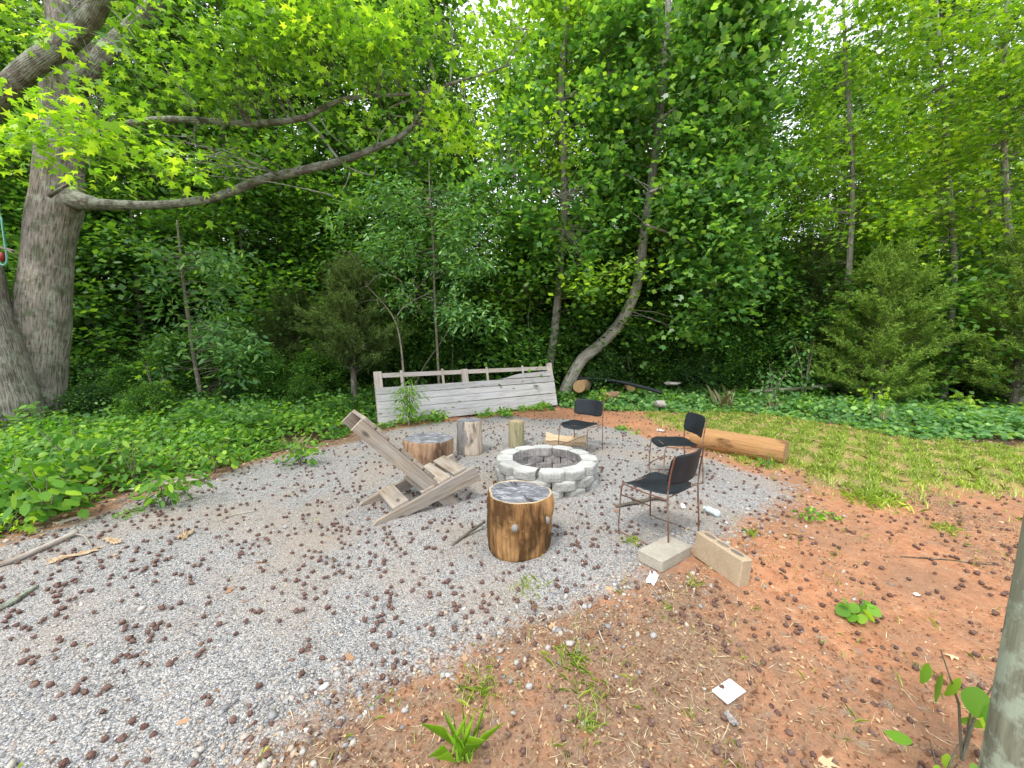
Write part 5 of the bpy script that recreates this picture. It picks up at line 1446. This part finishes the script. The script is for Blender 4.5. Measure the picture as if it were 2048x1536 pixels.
def grass_field(n, seed):
    rs = np.random.RandomState(seed)
    X = rs.uniform(1.2, 9.5, n * 4); Y = rs.uniform(3.6, 9.5, n * 4)
    sd = sdist(GRASS, X, Y) + .2 * wob2(X, Y, 1.2); cl = wob2(X, Y, 3.3, 1.0) + wob2(X, Y, 8, 2.0) * .8
    ok = (sd + rs.normal(size=X.shape) * .15 > 0) & (cl + rs.normal(size=X.shape) * .45 > -.12)
    X, Y, cl = X[ok][:n], Y[ok][:n], cl[ok][:n]
    h = (.035 + .05 * np.clip(cl + .3, 0, 1.6)) * rs.uniform(.5, 1.5, len(X))
    return X, Y, h, .004 + .005 * rs.rand(len(X))
X, Y, h, w = grass_field(36000, 101)
o = link('grass', blades('grass', X, Y, h, w, None, 101), M['grass']); tag(o, 'short bright grass beside the orange log and before the right bank', kind='stuff')
X, Y, h, w = grass_field(7000, 102)
o = link('dry_grass', blades('dry_grass', X, Y, h * 1.0, w * .7, None, 102, lean=1.2), M['grass_dry']); tag(o, 'dry straw mixed through the bright grass', kind='stuff')
# thin scattered grass in the near dirt and gravel edge
rs = np.random.RandomState(103)
X = rs.uniform(-3, 5, 30000); Y = rs.uniform(.8, 6.5, 30000)
g_, gr2, wd2, lt2 = masks(X, Y)
cl = wob2(X, Y, 4.1, 3.0) + wob2(X, Y, 9, 1.0)
pr = np.clip((1 - g_) * (lt2 + .12) * 1.0 + .12 * g_ * (wob2(X, Y, 2.0, 4) > .4), 0, 1) * np.clip(cl - .25, 0, 1)
k = rs.rand(len(X)) < pr * 1.3
X, Y = X[k], Y[k]
o = link('thin_grass', blades('thin_grass', X, Y, rs.uniform(.02, .07, len(X)), rs.uniform(.002, .004, len(X)), None, 104, lean=.9), M['grass']); tag(o, 'sparse thin grass coming up through the litter', kind='stuff')

M['grass_lime'] = leaf_mat("young_grass_blade", (.14, .30, .02), (.22, .42, .03), (.32, .52, .06), .45)
def tuft(label, px, py, n, h, w, spread, seed, mat='grass', lean=.8, name='grass_tuft'):
    rs = np.random.RandomState(seed); b = G(px, py)
    X = b.x + rs.normal(size=n) * spread; Y = b.y + rs.normal(size=n) * spread
    me = blades(name, X, Y, h * rs.uniform(.5, 1.15, n), w * rs.uniform(.6, 1.2, n), None, seed, lean=lean, base=tuple(b))
    o = link(name, me, M[mat]); o.location = b; tag(o, label, 'grass tuft')
    if spread >= .04: o['kind'] = 'stuff'
    return o
tuft('bright lime broad bladed tuft at the bottom centre of the picture', 925, 1515, 26, .21, .008, .02, 1, 'grass_lime', .6)
tuft('fine green grass tuft in the dirt right of the bottom gravel edge', 1150, 1325, 44, .085, .003, .055, 2, 'grass', lean=1.4)
tuft('smaller fine grass tuft just below the big fine tuft', 1180, 1380, 26, .07, .003, .05, 3, 'grass', lean=1.4)
tuft('dull grass tuft in the litter at the lower middle', 960, 1385, 60, .07, .004, .05, 4, lean=1)
tuft('thin grass tuft below and right of the lower tufts', 1175, 1450, 40, .06, .005, .03, 5, lean=1)
tuft('small grass tuft on the gravel under the nearest chair', 1263, 1083, 36, .06, .006, .03, 6, lean=1.3)
tuft('small grass tuft on the clay behind the tan block', 1503, 1072, 30, .09, .006, .02, 7, lean=.7)
tuft('grass tuft on the gravel edge below the big stump', 1052, 1180, 40, .07, .004, .05, 8, lean=.8)
tuft('tiny grass tuft at the base of the big stump', 1075, 1107, 16, .05, .006, .02, 9, lean=1.1)
tuft('grass tuft near the lower left corner of the clay', 1385, 1170, 30, .05, .004, .03, 10, lean=1)
tuft('spreading grass tuft on the clay right of the grass patch', 1890, 1060, 50, .07, .006, .05, 11, lean=1.2)
tuft('bright grass clump where the grass meets the clay', 1745, 1000, 160, .12, .007, .12, 12, lean=1.1)
tuft('bright grass clump beside the foot of the orange log', 1640, 945, 90, .11, .007, .08, 13, lean=.9)
tuft('tall dry grass clump at the edge of the vines behind the chairs', 1448, 818, 30, .70, .005, .12, 14, 'grass_dry', .6)
tuft('dry grass stalks right of the tall dry clump', 1540, 822, 14, .45, .006, .08, 15, 'grass_dry', .6)
tuft('dry grass stalks in the vines left of the paper scrap', 1770, 850, 14, .45, .006, .07, 16, 'grass_dry', .5)
tuft('dry grass stalks by the leaf bank behind the plank chair', 590, 902, 24, .3, .008, .05, 17, 'grass_dry', .6)

# individual leafy plants
def plant(name, label, base, h, n, leaf, tm, mat, spread, seed, stems=5, cat='plant', flat=.6, droop=.3):
    rs = np.random.RandomState(seed); r = random.Random(seed); b = Vector(base)
    t = empty(name, b); tag(t, label, cat)
    mb = MB(); C = []
    for k in range(stems):
        a = 2.4 * k + r.uniform(-.4, .4); q = spread * r.uniform(.2, 1) * (0 if stems == 1 else 1)
        e = Vector((math.cos(a) * q, math.sin(a) * q, h * r.uniform(.7, 1)))
        pts = [Vector((0, 0, -.01)), Vector((e.x * .3, e.y * .3, e.z * .55)), e]
        mb.tube(pts, [.004 + h * .004, .003 + h * .003, .002], 5, 0, cap=False, r=r)
        for j in range(max(2, n // stems)):
            u = r.uniform(.25, 1); C.append(tuple(pts[0].lerp(e, u) + Vector((r.gauss(0, 1), r.gauss(0, 1), 0)) * spread * .35))
    o = mb.build('stem', M['twig_bark'], t)
    if stems > 1: tag(o, kind='stuff')
    C = np.array(C); N = len(C)
    ctr = np.array([0, 0, h * .4]); d = C - ctr + rs.normal(size=(N, 3)) * .3 * spread; d[:, 2] = -.1 * np.abs(d[:, 2]) - droop * .1
    nn = np.stack([d[:, 0] * .6, d[:, 1] * .6, np.ones(N) * (np.linalg.norm(d, axis=1))], 1) + rs.normal(size=(N, 3)) * (1 - flat) * .3
    link('foliage', leaves('foliage', tm, C, d, nn, leaf * rs.uniform(.6, 1.2, N)), M[mat], t)
    return t
plant('young_shrub', 'feathery young shrub growing in front of the left half of the panel', ground_at(-2.02, 7.42), 1.0, 520, .13, oval_leaf(.2), 'bank_leaf', .27, 111, 7, 'shrub', droop=.8)
plant('leafy_weed', 'round leaved bright weed on the red clay near the post', G(1712, 1240), .13, 26, .062, round_leaf(1.0), 'weed_leaf', .055, 112, 3)
plant('leafy_weed', 'bushy green weed on the clay at the corner of the gravel', G(1618, 1042), .15, 60, .045, oval_leaf(.7), 'weed_leaf', .10, 113, 5)
plant('leafy_weed', 'small pale weed right of the bushy weed on the clay', G(1668, 1040), .07, 22, .035, oval_leaf(.7), 'weed_leaf', .06, 114, 3)
plant('leafy_weed', 'big oval leaved weed beside the lichened post', GU(1925, 1520, 0), .42, 9, .10, round_leaf(.9), 'weed_leaf', .10, 115, 3)
plant('leafy_weed', 'low oval leaved weed at the foot of the lichened post', GU(1880, 1600, 0), .22, 10, .08, round_leaf(.9), 'weed_leaf', .09, 116, 3)
plant('leafy_weed', 'dark leaved weed at the near end of the orange log', G(1535, 935), .17, 70, .05, oval_leaf(.6), 'bank_leaf', .12, 117, 5)
plant('leafy_weed', 'pokeweed like plant in front of the middle of the panel', G(940, 828), .36, 60, .12, oval_leaf(.6), 'bank_leaf', .24, 118, 5)
plant('leafy_weed', 'low clover like weed in front of the right half of the panel', G(1010, 834), .26, 90, .07, OVw, 'bank_leaf', .22, 119, 6)
plant('leafy_weed', 'low weed before the right end of the panel', G(1082, 822), .26, 50, .07, OVw, 'weed_leaf', .16, 120, 4)
plant('leafy_weed', 'broad low weed before the left half of the panel', G(870, 842), .28, 120, .08, OVw, 'bank_leaf', .34, 121, 7)
plant('leafy_weed', 'green weed on the clay behind the far black chair', G(1245, 860), .12, 60, .05, OVw, 'bank_leaf', .14, 122, 5)
plant('leafy_weed', 'lime weed on the clay just right of the green weed', G(1272, 868), .09, 30, .04, OVw, 'weed_leaf', .08, 123, 4)
plant('leafy_weed', 'flat bright weed on the gravel near the left bank', G(262, 1026), .04, 90, .03, OVw, 'bank_leaf', .14, 124, 5)
plant('leafy_weed', 'lime seedling spreading at the left edge by the bank', G(20, 1065), .2, 40, .09, star_leaf(), 'gum_leaf_bright', .2, 125, 4)
plant('leafy_weed', 'tall weed with pointed leaves at the foot of the curved tulip tree', Q(1200, 795, 9.8) - Vector((0, 0, .15)), .5, 90, .09, OVw, 'bank_leaf', .25, 126, 5)
plant('sumac_shrub', 'shrub with paired leaves before the dark woods at right', ground_at(*tuple(Q(1545, 780, 9.6))[:2]), 1.25, 200, .13, oval_leaf(.5), 'vine_leaf', .5, 127, 6, 'shrub')
plant('sumac_shrub', 'upper hanging spray of paired leaves left of the rounded cedar', ground_at(*tuple(Q(1610, 780, 10.2))[:2]), 2.1, 220, .15, oval_leaf(.55), 'vine_leaf', .55, 128, 5, 'shrub')
plant('gum_seedling', 'bright star leaved seedling in front of the rounded cedar', ground_at(*tuple(Q(1745, 790, 8.5))[:2]), .85, 70, .14, star_leaf(), 'gum_leaf_bright', .34, 129, 4, 'seedling')
plant('gum_seedling', 'bright star leaved seedling right of the rounded cedar', ground_at(*tuple(Q(1930, 790, 8.4))[:2]), .65, 80, .14, star_leaf(), 'gum_leaf_bright', .45, 130, 5, 'seedling')
plant('grape_vine', 'broad leaved vine climbing at the foot of the big sweetgum', ground_at(-6.9, 7.4), 1.5, 60, .15, star_leaf(), 'gum_leaf', .4, 131, 4, 'vine')
rp = random.Random(77)
names_l = ['far left edge', 'left trunk', 'right trunk', 'oak sapling', 'brush pile', 'long grey stick', 'plank chair']
for i, (px, py, h_, sp_x, lf) in enumerate([(40, 960, .55, .45, .13), (150, 905, .75, .4, .14), (95, 985, .5, .4, .12), (270, 905, .6, .4, .1), (430, 885, .45, .4, .09), (330, 950, .35, .35, .11), (600, 870, .35, .35, .08)]):
    p = Q(px, py, 5.6 + i * .18); g0 = G(px, py + 60)
    plant('bank_weed', f'leafy green weed of the left bank, standing out by the {names_l[i]}', g0, h_, 130, lf, oval_leaf(.45 if i % 2 else .75), 'bank_leaf', sp_x * .8, 140 + i, 6)

# ------------------------------------------------------------------ gravel stones, seed balls, dead leaves
def scatter_mesh(name, TV, TF, pos, scl, rs, rot=True):
    N = len(pos); k = len(TV)
    A = rs.normal(size=(N, 4)); A /= np.linalg.norm(A, axis=1, keepdims=True); w_, x_, y_, z_ = A.T
    Rm = np.stack([1 - 2 * (y_ ** 2 + z_ ** 2), 2 * (x_ * y_ - z_ * w_), 2 * (x_ * z_ + y_ * w_), 2 * (x_ * y_ + z_ * w_), 1 - 2 * (x_ ** 2 + z_ ** 2), 2 * (y_ * z_ - x_ * w_),
                   2 * (x_ * z_ - y_ * w_), 2 * (y_ * z_ + x_ * w_), 1 - 2 * (x_ ** 2 + y_ ** 2)], 1).reshape(-1, 3, 3)
    jit = TV[None] * (1 + rs.normal(size=(N, k, 1)) * .16)
    V = np.einsum('nij,nkj->nki', Rm, jit * scl[:, None, :])
    V[:, :, 2] *= .75
    V = V + pos[:, None, :]
    F = (np.arange(N)[:, None, None] * k + TF[None]).reshape(-1, TF.shape[1])
    return np_mesh(name, V.reshape(-1, 3), F)
def ico_arrays(sub):
    import bmesh
    bm = bmesh.new(); bmesh.ops.create_icosphere(bm, subdivisions=sub, radius=1)
    bm.verts.ensure_lookup_table(); V = np.array([tuple(v.co) for v in bm.verts]); F = np.array([[v.index for v in f.verts] for f in bm.faces]); bm.free(); return V, F
OCT_V = np.array([(1, 0, 0), (-1, 0, 0), (0, 1, 0), (0, -1, 0), (0, 0, .7), (0, 0, -.7)], float)
OCT_F = np.array([(0, 2, 4), (2, 1, 4), (1, 3, 4), (3, 0, 4), (2, 0, 5), (1, 2, 5), (3, 1, 5), (0, 3, 5)])
s = NT("loose_stones"); g = s.n("NewGeometry"); tc = s.n("TexCoord")
c = s.ramp(g.outputs['Random Per Island'], [(0, (.15, .155, .165)), (.3, (.30, .30, .30)), (.55, (.40, .39, .37)), (.75, (.46, .41, .33)), (.88, (.40, .30, .22)), (.96, (.54, .53, .51)), (1, (.66, .65, .63))])
nz = s.noise(tc.outputs['Object'], 120, 4, .7)
M['stones'] = s.finish(s.mix(s.ramp(nz, [(.4, .35), (.6, 0.0)]), c, (.17, .15, .13)), .9, nz, .4, .003, .15)
FOOT = [(.055, 2.93, .27), (-1.13, 5.12, .31), (-.635, 5.62, .19), (.07, 5.95, .13), (.41, 4.47, .60), (1.22, 2.77, .17), (1.1, 2.68, .15), (1.34, 2.86, .15), (1.46, 2.7, .10), (1.5, 2.45, .10)]
def clear(X, Y, m=0.0):
    ok = np.ones(X.shape, bool)
    for fx, fy, fr in FOOT: ok &= np.hypot(X - fx, Y - fy) > fr + m
    return ok
rs = np.random.RandomState(201)
n = 90000
Y = .9 + 5.6 * rs.rand(n) ** 1.5; X = rs.uniform(-1.35, 1.05, n) * (Y + .6)
sd = sdist(GRAVEL, X, Y) + .08 * wob2(X, Y, 2.0)
dens = np.clip(.40 + .3 * wob2(X, Y, 1.3, 2), .08, 1)
ok = ((sd > -.05) | ((sd > -.35) & (rs.rand(n) < .22))) & (rs.rand(n) < dens) & clear(X, Y)
X, Y, sd = X[ok][:34000], Y[ok][:34000], sd[ok][:34000]
sz = rs.lognormal(-5.2, .38, len(X)); sz = np.clip(sz, .003, .013)
Pz = np.stack([X, Y, gz(X, Y) + sz * .25], 1); sc = sz[:, None] * rs.uniform(.6, 1.25, (len(X), 3))
o = link('gravel', scatter_mesh('gravel', OCT_V, OCT_F, Pz, sc, rs), M['stones']); tag(o, 'loose grey crushed stone strewn over the gravel circle', kind='stuff')
n = 30000
Y = .9 + 5.2 * rs.rand(n) ** 1.3; X = rs.uniform(-1.2, 1.1, n) * (Y + .6)
sd = sdist(GRAVEL, X, Y) + .12 * wob2(X, Y, 2.0)
ok = (np.abs(sd + .02) < .20 + .1 * rs.normal(size=n)) & (rs.rand(n) < .5) & clear(X, Y)
ok |= (rs.rand(n) < .012) & clear(X, Y) & (sd > -1.0)
ok &= sdist(WOODS, X, Y) < .1
X, Y = X[ok][:2300], Y[ok][:2300]
sz = np.clip(rs.lognormal(-4.5, .40, len(X)), .005, .027)
IV, IF = ico_arrays(1); IV = IV * np.random.RandomState(3).uniform(.7, 1.25, (len(IV), 1))
Pz = np.stack([X, Y, gz(X, Y) + sz * .22], 1); sc = sz[:, None] * rs.uniform(.6, 1.3, (len(X), 3)) * np.array([1, 1, .7])
o = link('loose_stones', scatter_mesh('loose_stones', IV, IF, Pz, sc, rs), M['stones']); tag(o, 'larger pale stones spilled along the edge of the gravel', kind='stuff')

# sweetgum balls: 300 nearest ones each an object, the rest in one mesh
s = NT("seed_ball"); v, rn = s.obj_vec(9); nz = s.noise(v, 90, 4, .8)
M['ball'] = s.finish(s.mix(s.math('MULTIPLY', rn, .55), s.ramp(nz, [(.35, (.06, .032, .026)), (.55, (.15, .085, .07)), (.75, (.26, .165, .135))]), (.25, .175, .14)), .9, nz, .6, .004, .1)
def ball_arrays(sub, seed):
    V, F = ico_arrays(sub); r_ = np.random.RandomState(seed)
    return V * (r_.permutation(np.where(np.arange(len(V)) % 5 < 2, 1.22, .88)))[:, None] * r_.uniform(.95, 1.05, (len(V), 1)), F
n = 14000
Y = .75 + 8.2 * rs.rand(n) ** .9; X = rs.uniform(-1.4, 1.4, n) * (Y + .5)
g_, gr2, wd2, lt2 = masks(X, Y)
clu = np.clip(.6 + .4 * wob2(X, Y, 1.4, 5) + .4 * wob2(X, Y, 4.2, 1), .12, 1.3)
pr = (1 - wd2) * (.9 * g_ + .55 * (1 - g_)) * (1 - .85 * gr2) * clu
area = 1
ok = (rs.rand(n) < pr * .78) & clear(X, Y, .02)
X, Y = X[ok], Y[ok]
vis = np.abs(X / Y) < 1.42; X, Y = X[vis], Y[vis]
# a few touch: clusters
ncl = 150; id_ = rs.randint(0, len(X), ncl); X = np.concatenate([X, X[id_] + rs.normal(size=ncl) * .05]); Y = np.concatenate([Y, Y[id_] + rs.normal(size=ncl) * .05])
okc = clear(X, Y, .02); X, Y = X[okc], Y[okc]
order = np.argsort(Y); X, Y = X[order], Y[order]
bmesh_list = []
for k in range(4):
    V, F = ball_arrays(3, k); me = np_mesh("seed_ball", V * .0126, F); me.materials.append(M['ball']); bmesh_list.append(me)
vis_near = (np.abs(X[:]) < 1.33 * (Y * .995 + .15)) & (Y > .98)
near_idx = np.where(vis_near)[0][:300]
for i in near_idx:
    o = link('seed_ball', bmesh_list[i % 4]); sc_ = rs.uniform(.72, 1.12)
    o.location = (X[i], Y[i], float(gz(X[i], Y[i])) + rs.choice([.010, .009, .004, .0]) * sc_); o.scale = (sc_, sc_ * rs.uniform(.8, 1.05), sc_ * rs.uniform(.65, 1)); o.rotation_euler = tuple(rs.rand(3) * 6.28)
    tag(o, 'brown spiky seed ball lying on the near gravel' if masks(X[i:i+1], Y[i:i+1])[0][0] > .5 else 'brown spiky seed ball lying on the near reddish dirt', 'seed ball', 'sweetgum seed balls strewn over the ground')
rest = np.setdiff1d(np.arange(len(X)), near_idx)
BV, BF = ball_arrays(2, 9)
Pz = np.stack([X[rest], Y[rest], gz(X[rest], Y[rest]) + .012], 1); sc = np.repeat(.0132 * rs.uniform(.72, 1.12, (len(rest), 1)), 3, 1)
print("balls", len(X))
o = link('seed_balls', scatter_mesh('seed_balls', BV, BF, Pz, sc, rs), M['ball']); tag(o, 'brown sweetgum seed balls strewn farther off', kind='stuff')

def flat_litter(name, label, n, bounds, prob, leaf, tm, mat, seed, lift=.006, curl=.35, wfac=1.0):
    rs = np.random.RandomState(seed)
    X = rs.uniform(bounds[0], bounds[1], n); Y = rs.uniform(bounds[2], bounds[3], n)
    g_, gr2, wd2, lt2 = masks(X, Y)
    ok = rs.rand(n) < prob(g_, gr2, wd2, lt2, X, Y); ok &= clear(X, Y, .01); X, Y = X[ok], Y[ok]; N = len(X)
    a = rs.rand(N) * 6.28; d = np.stack([np.cos(a), np.sin(a), rs.normal(size=N) * .15], 1); nn = np.stack([rs.normal(size=N) * curl, rs.normal(size=N) * curl, np.ones(N)], 1)
    sz = leaf * rs.uniform(.5, 1.4, N)
    o = link(name, leaves(name, tm, np.stack([X, Y, gz(X, Y) + lift + .25 * curl * sz * .5], 1), d, nn, sz, sz * wfac), M[mat]); tag(o, label, kind='stuff'); return o
flat_litter('dead_leaves', 'dry brown leaves scattered over dirt and gravel', 3600, (-4, 5, .8, 8), lambda g, gr, w, l, X, Y: .55 * (1 - g) * l + .03 * g + .10 * (1 - g) + .35 * (sdist(WOODS, X, Y) > -.3), .055, star_leaf(), 'litter', 301)
flat_litter('leaf_litter', 'brown leaf crumbs at the foot of the banks', 26000, (-7, 9, 3, 10.5), lambda g, gr, w, l, X, Y: .9 * np.exp(-((sdist(WOODS, X, Y) + .0) / .28) ** 2), .05, oval_leaf(.6), 'litter', 302, curl=.5)
flat_litter('leaf_litter', 'fine brown crumbs and chips over the near dirt', 90000, (-2, 4.5, .8, 4.2), lambda g, gr, w, l, X, Y: .9 * (1 - g) * l + .02 * (1 - g) + .02 * g, .017, quad_leaf(.5), 'litter', 303, curl=.6)
flat_litter('dry_straw', 'dry grass straws lying over the near dirt', 36000, (-2, 4.5, .8, 4.5), lambda g, gr, w, l, X, Y: .85 * (1 - g) * l + .05 * (1 - g), .06, quad_leaf(.6), 'grass_dry', 304, curl=.3, wfac=.055)
